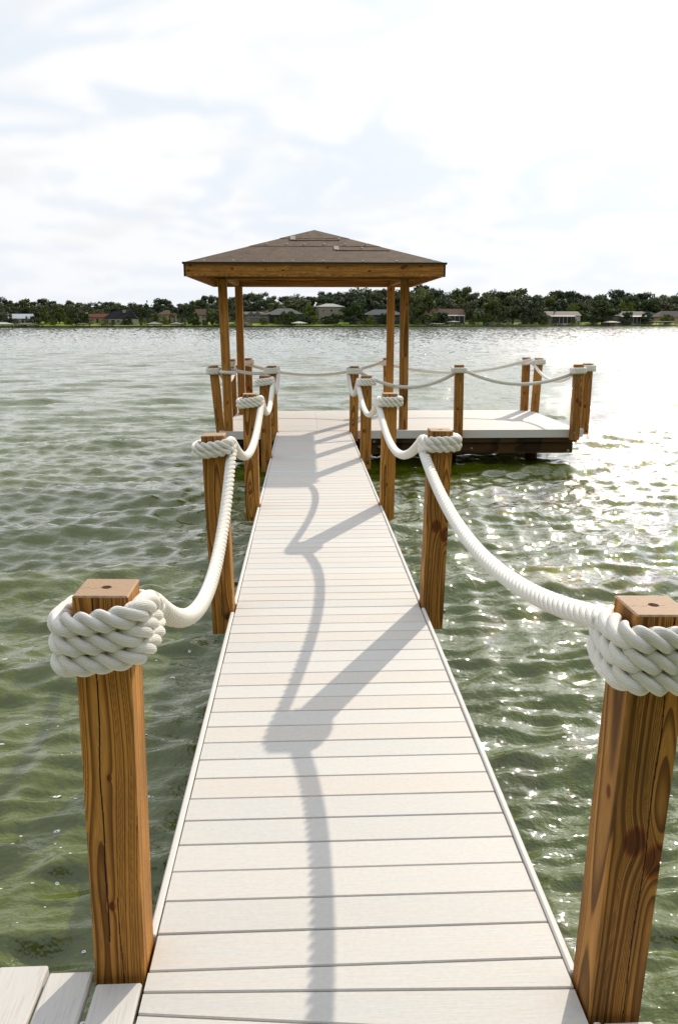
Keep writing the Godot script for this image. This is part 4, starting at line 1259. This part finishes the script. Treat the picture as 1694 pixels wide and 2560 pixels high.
func trunk_mesh(seed_: int, shape: int) -> ArrayMesh:
	var r := RandomNumberGenerator.new()
	r.seed = seed_
	var b := MB.new()
	if shape == 1:
		b.tube([Vector3(0, -0.04, 0), Vector3(0.004, 0.4, 0), Vector3(0, 0.86, 0)], [0.03, 0.02, 0.006], 7)
		return b.mesh()
	b.tube([Vector3(0, -0.05, 0), Vector3(0.01, 0.12, 0.01), Vector3(0.0, 0.28, 0.0), Vector3(0.03, 0.5, 0.02)], [0.045, 0.034, 0.028, 0.014], 8)
	for k in 6:
		var a := TAU * k / 6.0 + r.randf()
		var h := r.randf_range(0.16, 0.36)
		var q := Vector3(cos(a), 0, sin(a))
		b.tube([Vector3(0, h, 0), q * 0.14 + Vector3(0, h + 0.1, 0), q * 0.3 + Vector3(0, h + r.randf_range(0.16, 0.3), 0)], [0.02, 0.014, 0.005], 6)
	return b.mesh()

func palm_meshes() -> Array:
	var b := MB.new()
	b.tube([Vector3(0, -0.05, 0), Vector3(0.015, 0.35, 0), Vector3(0.0, 0.72, 0)], [0.035, 0.026, 0.022], 8)
	var r := RandomNumberGenerator.new()
	r.seed = 41
	var f := MB.new()
	f.colored = true
	for k in 22:
		var a := TAU * k / 22.0 + r.randf() * 0.3
		var el := r.randf_range(-0.5, 1.2)
		var d := Vector3(cos(a) * cos(el), sin(el), sin(a) * cos(el))
		var side := d.cross(Vector3.UP).normalized()
		var p := Vector3(0, 0.72, 0)
		for s in 5:
			var t0 := s / 5.0
			var t1 := (s + 1) / 5.0
			var q0 := p + d * 0.42 * t0 + Vector3(0, -0.28 * t0 * t0, 0)
			var q1 := p + d * 0.42 * t1 + Vector3(0, -0.28 * t1 * t1, 0)
			f.color = Color(0.06, 0.085, 0.025).lerp(Color(0.12, 0.14, 0.05), r.randf())
			var w0 := 0.085 * sin(PI * clampf(t0 * 0.9 + 0.1, 0.0, 1.0))
			var w1 := 0.085 * sin(PI * clampf(t1 * 0.9 + 0.1, 0.0, 1.0))
			for g in [-1.0, 1.0]:
				f.quad(q0, q1, q1 + side * w1 * g - Vector3(0, 0.03, 0), q0 + side * w0 * g - Vector3(0, 0.03, 0))
	return [b.mesh(), f.mesh()]

var made_oak: Node3D

const NEIGHBOURS := [[-140.1, 400.0, "small white house"], [-109.4, 427.0, "red tiled house"], [-94.6, 416.0, "slate roofed cream house"], [-74.1, 433.0, "two storey tan house"], [-56.3, 433.0, "narrow cream cottage"], [-27.0, 450.0, "twin gabled house"], [-11.3, 449.0, "dark screened house"], [14.6, 469.0, "tall beige house"], [44.9, 457.0, "dark teal house"], [81.9, 471.0, "house with white columned porch"], [160.2, 494.0, "house with white metal porch roof"], [207.4, 508.0, "house with broad pale porch"], [246.0, 526.0, "wide taupe roofed house"]]

# the house that a plant on the far shore stands next to
func near_house(x: float, z: float) -> String:
	var best := ""
	var least := 9.0
	for q in NEIGHBOURS:
		var d := absf(x / z - q[0] / q[1])
		if d < least:
			least = d
			best = q[2]
	return best

func make_trees() -> void:
	var leaf := std(Color.WHITE, 0.75, 0.25)
	leaf.vertex_color_use_as_albedo = true
	leaf.backlight_enabled = true
	leaf.backlight = Color(0.4, 0.46, 0.18)
	var bark := std(lin(0.06, 0.045, 0.032), 0.95, 0.15)
	var protos := {0: [], 1: [], 2: [], 3: [], 4: []}
	var tones := [[Color(0.03, 0.05, 0.022), Color(0.13, 0.15, 0.08)], [Color(0.045, 0.062, 0.03), Color(0.19, 0.20, 0.125)], [Color(0.025, 0.045, 0.026), Color(0.10, 0.13, 0.075)], [Color(0.05, 0.07, 0.022), Color(0.20, 0.22, 0.08)], [Color(0.035, 0.055, 0.03), Color(0.15, 0.17, 0.11)], [Color(0.03, 0.048, 0.02), Color(0.12, 0.14, 0.06)], [Color(0.06, 0.07, 0.035), Color(0.22, 0.22, 0.14)], [Color(0.026, 0.044, 0.02), Color(0.11, 0.135, 0.065)]]
	for k in 8:
		protos[0].append([trunk_mesh(k, 0), crown_mesh(100 + k, 0, 2600, tones[k][0], tones[k][1])])
	protos[1].append([trunk_mesh(21, 0), crown_mesh(121, 0, 2200, Color(0.03, 0.055, 0.012), Color(0.10, 0.14, 0.02))])
	protos[1].append([trunk_mesh(22, 0), crown_mesh(122, 0, 2200, Color(0.025, 0.045, 0.015), Color(0.08, 0.12, 0.03))])
	for k in 2:
		protos[2].append([trunk_mesh(31 + k, 0), crown_mesh(131 + k, 0, 1500, Color(0.07, 0.095, 0.018), Color(0.20, 0.23, 0.04))])
	for k in 3:
		protos[3].append([trunk_mesh(41 + k, 1), crown_mesh(141 + k, 1, 1300, Color(0.025, 0.042, 0.018), Color(0.085, 0.11, 0.045))])
	protos[4].append(palm_meshes())
	var made := {}
	var r := RandomNumberGenerator.new()
	r.seed = 4242
	var names := ["oak_tree", "shore_oak", "leafy_tree", "conifer_tree", "palm_tree"]
	var cats := ["tree", "tree", "tree", "conifer", "palm"]
	var labels := ["", "dense dark tree with sunlit green top near the ", "bright yellow green rounded tree near the ", "slender dark pointed conifer on the waterfront near the ", "small palm with arching fronds near the "]
	var groups := ["", "glossy trees on the far lawn", "bright green trees on the far shore", "conifers on the far waterfront", "palms on the far shore"]
	var row_labels := ["dark oak on the wooded slope far behind the ", "broad oak crowding just behind the ", "spreading oak on the far lawn by the "]
	var row_groups := ["oaks on the slope", "oaks behind the roofs", "oaks on the lawns"]
	for k in TREES.size():
		var q: Array = TREES[k]
		var kd: int = q[5]
		var v: int = r.randi() % protos[kd].size()
		var row: int = q[6]
		var key := "%d_%d" % [kd, v]
		var o: Node3D
		var label: String = (row_labels[row] if kd == 0 else labels[kd]) + near_house(q[0], q[1])
		var group: String = row_groups[row] if kd == 0 else groups[kd]
		if not made.has(key):
			o = thing(names[kd], label, cats[kd], Vector3.ZERO, group)
			put("trunk", protos[kd][v][0], bark, o)
			put("crown", protos[kd][v][1], leaf, o)
			made[key] = o
			if kd == 0: made_oak = o
		else:
			o = made[key].duplicate()
			o.name = numbered(names[kd])
			add_child(o)
			tag(o, label, cats[kd], group)
		o.position = Vector3(q[0], q[2] - 0.35, -q[1])
		o.rotation.y = r.randf() * TAU
		var h: float = q[3] * 1.04
		var w: float = q[4] * (1.12 if kd == 0 else 1.0)
		if kd == 3: w *= 1.25
		if kd == 4: w *= 1.1
		o.scale = Vector3(w, h, w)

# unseen oaks added behind the viewer to dim sky light on post fronts
func make_shade_oaks() -> void:
	var src: Node3D = made_oak
	for q in [[-9.0, 8.0, 11.0, 13.0], [-2.5, 9.5, 12.0, 12.0], [4.5, 8.5, 12.0, 12.0], [11.0, 9.0, 12.0, 13.0], [-16.0, 11.0, 12.0, 13.0], [18.0, 11.0, 13.0, 14.0], [1.5, 18.0, 15.0, 16.0], [-8.0, 18.0, 15.0, 16.0], [10.0, 18.0, 15.0, 16.0], [-24.0, 14.0, 13.0, 15.0], [26.0, 14.0, 13.0, 15.0]]:
		var o: Node3D = src.duplicate()
		o.name = numbered("oak_tree")
		add_child(o)
		tag(o, "unseen oak added behind the shore deck to shade the posts", "tree", "added oaks on the near bank")
		o.position = Vector3(q[0], 0.0, q[1])
		o.rotation.y = q[0]
		o.scale = Vector3(q[3], q[2], q[3])

# ---------------------------------------------------------------- houses
func colored(c: Color, rough := 0.85) -> StandardMaterial3D:
	return std(Color(c.r * 0.86, c.g * 0.86, c.b * 0.86), rough, 0.3)

func window(t: Node3D, at: Vector3, w: float, h: float, frame: Material) -> void:
	var o := put("window", boxmesh(Vector3(w, h, 0.16), 0.01), frame, t, Transform3D(Basis.IDENTITY, at))
	var cols := 2 if w > 1.1 else 1
	for k in cols:
		var pw := (w - 0.16 * (cols + 1)) / cols
		put("pane", boxmesh(Vector3(pw, h - 0.3, 0.06), 0.005), M.glass, o, Transform3D(Basis.IDENTITY, Vector3((k - (cols - 1) * 0.5) * (pw + 0.16), 0, 0.085)))

# hip or gable roof with eaves over a w x d plan, base at y
func roof_mesh(w: float, d: float, h: float, hip: bool, over := 0.6) -> ArrayMesh:
	var b := MB.new()
	var X := w * 0.5 + over
	var Z := d * 0.5 + over
	var t := 0.22
	var ridge := maxf(0.0, X - Z) if hip else X
	var lo := [Vector3(-X, 0, Z), Vector3(X, 0, Z), Vector3(X, 0, -Z), Vector3(-X, 0, -Z)]
	var up := []
	for p in lo: up.append(p + Vector3(0, t, 0))
	var r0 := Vector3(-ridge, h, 0)
	var r1 := Vector3(ridge, h, 0)
	for k in 4: b.quad(lo[k], lo[(k + 1) % 4], up[(k + 1) % 4], up[k])
	b.quad(lo[3], lo[2], lo[1], lo[0])
	b.quad(up[0], up[1], r1, r0)
	b.quad(up[2], up[3], r0, r1)
	b.tri(up[1], up[2], r1)
	b.tri(up[3], up[0], r0)
	return b.mesh()

func house(q: Array, depth: float, hip: bool, wall: Color, roof: Color, label: String, opt := {}) -> void:
	var w: float = q[3]
	var eave: float = maxf(q[4], 2.4) + 0.2
	var top: float = q[5] + 0.22
	var t := thing(opt.get("name", "house"), label, "house", Vector3(q[0], q[2], -(q[1] + depth * 0.5)))
	t.rotation.y = atan(0.3) * 0.6
	var wm := colored(wall)
	put("wall", boxmesh(Vector3(w, eave + 1.0, depth), 0.02), wm, t, Transform3D(Basis.IDENTITY, Vector3(0, eave * 0.5 - 0.5, 0)))
	var rf := put("roof", roof_mesh(w, depth, top - eave, hip), colored(roof, 0.8), t, Transform3D(Basis.IDENTITY, Vector3(0, eave, 0)))
	if opt.has("chimney"):
		var ch: Array = opt.chimney
		put("chimney", boxmesh(Vector3(ch[1], 3.4, 1.1), 0.03), colored(ch[2]), rf, Transform3D(Basis.IDENTITY, Vector3(ch[0] * w * 0.5, top - eave - 1.0, 0.6)))
	var fr := colored(opt.get("trim", Color(0.82, 0.8, 0.76)))
	var n: int = opt.get("windows", 4)
	var st: int = opt.get("storeys", 1)
	var fz := depth * 0.5 + 0.03
	if opt.get("porch", false):
		# screened porch: dark panels between white posts below a flat roof
		var pw: float = w * opt.get("porch_w", 0.86)
		var px: float = opt.get("porch_x", 0.0) * w
		var pd := 3.2
		var ph: float = eave * 0.92
		put("porch_roof", boxmesh(Vector3(pw + 0.8, 0.35, pd + 0.6), 0.03), colored(opt.get("porch_roof", Color(0.86, 0.84, 0.82)), 0.5), t, Transform3D(Basis.from_euler(Vector3(0.10, 0, 0)), Vector3(px, ph + 0.25, fz + pd * 0.5)))
		put("porch_floor", boxmesh(Vector3(pw, 0.9, pd), 0.03), wm, t, Transform3D(Basis.IDENTITY, Vector3(px, -0.2, fz + pd * 0.5)))
		var bays := maxi(3, int(pw / 2.6))
		for k in bays + 1:
			put("porch_post", boxmesh(Vector3(0.18, ph - 0.2, 0.18), 0.02), fr, t, Transform3D(Basis.IDENTITY, Vector3(px - pw * 0.5 + pw * k / bays, ph * 0.5 + 0.1, fz + pd - 0.12)))
		for k in bays:
			put("screen_panel", boxmesh(Vector3(pw / bays - 0.2, ph - 0.45, 0.05), 0.01), M.screen, t, Transform3D(Basis.IDENTITY, Vector3(px - pw * 0.5 + pw * (k + 0.5) / bays, ph * 0.5 + 0.2, fz + pd - 0.14)))
	else:
		var door: int = opt.get("door", n / 2)
		for s in st:
			for k in n:
				var x := -w * 0.5 + w * (k + 0.5) / n
				var hh := eave / st
				var y := hh * s + hh * 0.55
				if s == 0 and k == door:
					var dr := put("door", boxmesh(Vector3(1.1, 2.1, 0.14), 0.01), colored(Color(0.3, 0.24, 0.2)), t, Transform3D(Basis.IDENTITY, Vector3(x, 1.05, fz)))
					put("handle", boxmesh(Vector3(0.08, 0.2, 0.1), 0.01), M.galv, dr, Transform3D(Basis.IDENTITY, Vector3(0.4, 0, 0.1)))
				else:
					window(t, Vector3(x, y, fz), minf(1.7, w / n * 0.62), minf(1.6, hh * 0.55), fr)
	if opt.has("gables"):
		for gx in opt.gables:
			var gm := MB.new()
			var gw := 2.6
			var gy := eave - 0.2
			gm.tri(Vector3(-gw, 0, 0), Vector3(gw, 0, 0), Vector3(0, 2.1, 0))
			gm.quad(Vector3(-gw, 0, 0), Vector3(0, 2.1, 0), Vector3(0, 2.1, -3), Vector3(-gw, 0, -3))
			gm.quad(Vector3(0, 2.1, 0), Vector3(gw, 0, 0), Vector3(gw, 0, -3), Vector3(0, 2.1, -3))
			put("gable", gm.mesh(), colored(roof), t, Transform3D(Basis.IDENTITY, Vector3(gx * w * 0.5, gy, fz + 0.7)))
			window(t, Vector3(gx * w * 0.5, gy - 0.4, fz + 0.6), 2.4, 1.7, fr)
	if opt.has("wing"):
		var wg: Array = opt.wing
		put("wing_wall", boxmesh(Vector3(wg[1], eave + 1.0, depth * 0.8), 0.02), wm, t, Transform3D(Basis.IDENTITY, Vector3(wg[0] * w * 0.5, eave * 0.5 - 0.5, 2.2)))
		put("wing_roof", roof_mesh(wg[1], depth * 0.8, wg[2], true, 0.5), rf.material_override, t, Transform3D(Basis.IDENTITY, Vector3(wg[0] * w * 0.5, eave + 0.02, 2.2)))

func make_houses() -> void:
	M.glass = std(Color(0.06, 0.07, 0.08), 0.06, 0.5)
	M.screen = std(Color(0.10, 0.115, 0.12), 0.5, 0.4)
	var cream := Color(0.78, 0.74, 0.66)
	var tan := Color(0.72, 0.62, 0.50)
	house([-140.1, 400.0, 1.3, 11.0, 2.6, 5.0], 8, false, Color(0.86, 0.86, 0.85), Color(0.83, 0.84, 0.86), "small white house with pale metal gable roof behind covered docks", {"windows": 4})
	house([-109.4, 427.2, 2.2, 12.0, 2.4, 4.4], 8, false, tan, Color(0.46, 0.22, 0.19), "low house with long red tiled roof and white chimney", {"windows": 5, "chimney": [-0.9, 1.1, Color(0.85, 0.84, 0.82)]})
	house([-94.6, 415.6, 1.4, 16.5, 2.7, 6.4], 9, true, cream, Color(0.13, 0.14, 0.17), "cream house with steep dark slate hip roof and stone chimney", {"windows": 6, "chimney": [0.2, 1.5, Color(0.66, 0.6, 0.54)], "wing": [0.62, 5.4, 4.4]})
	house([-74.1, 432.8, 1.9, 10.1, 4.2, 6.7], 9, true, tan, Color(0.42, 0.32, 0.25), "two storey tan house with brown hip roof beside tall conifers", {"windows": 4, "storeys": 2})
	house([-56.3, 433.1, 1.7, 5.6, 4.2, 7.5], 8, false, cream, Color(0.46, 0.36, 0.3), "narrow cream cottage with steep gable half hidden among conifers", {"windows": 2, "storeys": 2})
	house([-27.0, 449.9, 2.1, 13.3, 4.2, 5.9], 9, false, Color(0.55, 0.5, 0.45), Color(0.45, 0.43, 0.4), "house with twin front gables, white windows and stone chimney", {"windows": 4, "chimney": [0.85, 2.0, Color(0.6, 0.54, 0.47)], "gables": [-0.55, 0.0], "trim": Color(0.88, 0.88, 0.87)})
	house([-11.3, 448.6, 1.8, 17.7, 4.8, 8.0], 10, true, Color(0.3, 0.3, 0.3), Color(0.47, 0.46, 0.45), "wide house with dark screened front and light grey hip roof", {"porch": true, "porch_w": 0.6, "porch_x": -0.18, "porch_roof": Color(0.42, 0.42, 0.42), "trim": Color(0.2, 0.2, 0.2)})
	house([14.6, 469.4, 2.5, 14.6, 8.4, 10.4], 10, true, Color(0.62, 0.58, 0.52), Color(0.74, 0.73, 0.71), "tall two storey beige house with pale low roof above the trees", {"windows": 3, "storeys": 2})
	house([44.9, 457.5, 1.4, 21.7, 4.8, 8.0], 11, true, Color(0.24, 0.28, 0.28), Color(0.36, 0.37, 0.39), "long dark teal house with grey hip roof and white window", {"windows": 6, "trim": Color(0.55, 0.57, 0.56)})
	house([81.9, 470.6, 1.5, 24.0, 4.8, 8.5], 10, false, cream, Color(0.43, 0.33, 0.28), "long house with brown gable roof and white roofed screen porch with columns", {"porch": true, "chimney": [-0.3, 1.2, Color(0.5, 0.42, 0.38)]})
	house([160.2, 494.1, 1.5, 21.8, 4.6, 7.4], 10, false, Color(0.8, 0.78, 0.75), Color(0.6, 0.56, 0.52), "pale house with white metal porch roof beside two small conifers", {"porch": true, "porch_w": 0.72, "porch_x": -0.1, "chimney": [-0.4, 0.9, Color(0.5, 0.4, 0.34)]})
	house([207.4, 508.2, 1.5, 22.9, 4.6, 7.6], 10, false, Color(0.6, 0.58, 0.55), Color(0.52, 0.5, 0.48), "grey roofed house with broad pale porch roof over dark screens", {"porch": true, "porch_w": 0.8, "porch_x": 0.08, "porch_roof": Color(0.78, 0.73, 0.68)})
	house([233.2, 540.0, 2.7, 16.0, 4.2, 6.6], 9, true, Color(0.84, 0.83, 0.81), Color(0.4, 0.4, 0.42), "white walled house with dark grey hip roof set back uphill", {"windows": 5})
	house([246.0, 526.0, 1.8, 26.4, 3.7, 7.8], 10, true, tan, Color(0.46, 0.42, 0.39), "wide low house with taupe hip roof behind the long flat boathouse", {"windows": 6})

func boathouse(q: Array, roof: Color, label: String, flat := false) -> void:
	var w: float = q[2]
	var eave: float = maxf(q[3], 1.0) + 0.3
	var top: float = maxf(q[4] + 0.3, eave + 0.5)
	var d := 6.0
	var t := thing("boathouse", label, "boathouse", Vector3(q[0], 0, -(q[1] - 1.0)))
	t.rotation.y = atan(0.3)
	var wood := M.dockwood as Material
	put("roof", roof_mesh(w, d, (top - eave) if not flat else 0.3, true, 0.3), colored(roof, 0.7), t, Transform3D(Basis.IDENTITY, Vector3(0, eave, 0)))
	for x in [-0.46, 0.0, 0.46]:
		for z in [-0.45, 0.45]:
			put("post", boxmesh(Vector3(0.2, eave + 1.8, 0.2), 0.02), wood, t, Transform3D(Basis.IDENTITY, Vector3(x * w, (eave - 1.8) * 0.5, z * d)))
	put("deck", boxmesh(Vector3(w, 0.16, 1.2), 0.02), wood, t, Transform3D(Basis.IDENTITY, Vector3(0, 0.42, -d * 0.5 + 0.6)))
	put("walkway", boxmesh(Vector3(1.2, 0.14, 5.0), 0.02), wood, t, Transform3D(Basis.IDENTITY, Vector3(w * 0.3, 0.44, -d * 0.5 - 2.5)))

func make_boathouses() -> void:
	M.dockwood = std(lin(0.07, 0.055, 0.045), 0.9, 0.2)
	boathouse([-140.5, 382.0, 8.3, 1.2, 2.2], Color(0.8, 0.81, 0.82), "boathouse with white hip roof in front of the white house")
	boathouse([-131.0, 384.8, 9.8, 1.0, 1.9], Color(0.45, 0.42, 0.38), "boathouse with brownish roof next to the white roofed one")
	boathouse([-106.5, 392.1, 6.5, 1.1, 1.9], Color(0.36, 0.31, 0.27), "boathouse with dull brown roof before the red roofed house")
	boathouse([-74.2, 401.7, 6.9, 1.2, 2.4], Color(0.58, 0.58, 0.58), "boathouse with light grey roof before the two storey tan house")
	boathouse([-63.8, 404.9, 6.1, 1.2, 2.2], Color(0.55, 0.53, 0.5), "boathouse with pale taupe roof among the dark conifers")
	boathouse([-30.0, 415.0, 4.0, 1.4, 2.2], Color(0.33, 0.31, 0.29), "tiny dark roofed boathouse below the twin gabled house")
	boathouse([-3.0, 423.1, 6.5, 1.6, 2.6], Color(0.82, 0.81, 0.8), "boathouse with white pyramid roof below the dark screened house")
	boathouse([83.2, 448.9, 5.0, 2.2, 3.0], Color(0.5, 0.5, 0.5), "small grey roofed boat lift before the white columned porch")
	boathouse([73.8, 446.3, 5.0, 1.3, 1.8], Color(0.85, 0.85, 0.85), "low white roofed dock beside the bright green lawn", true)
	boathouse([108.2, 456.4, 8.7, 1.5, 2.2], Color(0.42, 0.4, 0.38), "flat roofed boathouse under the big lawn oaks", true)
	boathouse([184.9, 479.4, 8.6, 1.9, 2.9], Color(0.5, 0.47, 0.43), "boathouse with taupe hip roof beside the broad pale porch house")
	boathouse([221.6, 490.5, 15.8, 2.4, 3.6], Color(0.56, 0.54, 0.52), "very long flat roofed boathouse on many posts", true)

func make_shrubs() -> void:
	var leaf: Material = made_oak.get_node("crown").material_override
	var r := RandomNumberGenerator.new()
	r.seed = 808
	var kinds := []
	for k in 3:
		kinds.append(crown_mesh(300 + k, 0, 700, [Color(0.028, 0.045, 0.02), Color(0.045, 0.06, 0.028), Color(0.06, 0.085, 0.02)][k], [Color(0.10, 0.125, 0.055), Color(0.17, 0.17, 0.10), Color(0.18, 0.21, 0.05)][k]))
	for k in 64:
		var x := -165.0 + 430.0 * (k + r.randf()) / 64.0
		var off := r.randf_range(2.5, 12.0)
		var o := put("waterside_shrub", kinds[r.randi() % 3], leaf, self)
		tag(o, "low leafy shrub by the sea wall below the " + near_house(x, shore_z(x)), "shrub", "shrubs along the far shore")
		o.position = Vector3(x, rise_at(off) - 0.6, -(shore_z(x) + off))
		o.rotation.y = r.randf() * TAU
		var w := r.randf_range(3.0, 7.5)
		o.scale = Vector3(w, r.randf_range(1.8, 4.2), w)

func _ready() -> void:
	rng.seed = 20240
	make_view()
	make_lake()
	make_materials()
	make_land()
	make_boardwalk()
	make_platform()
	make_shore_deck()
	make_gazebo()
	make_posts()
	make_ropes()
	make_trees()
	make_shade_oaks()
	make_houses()
	make_boathouses()
	make_foam()
	make_shrubs()
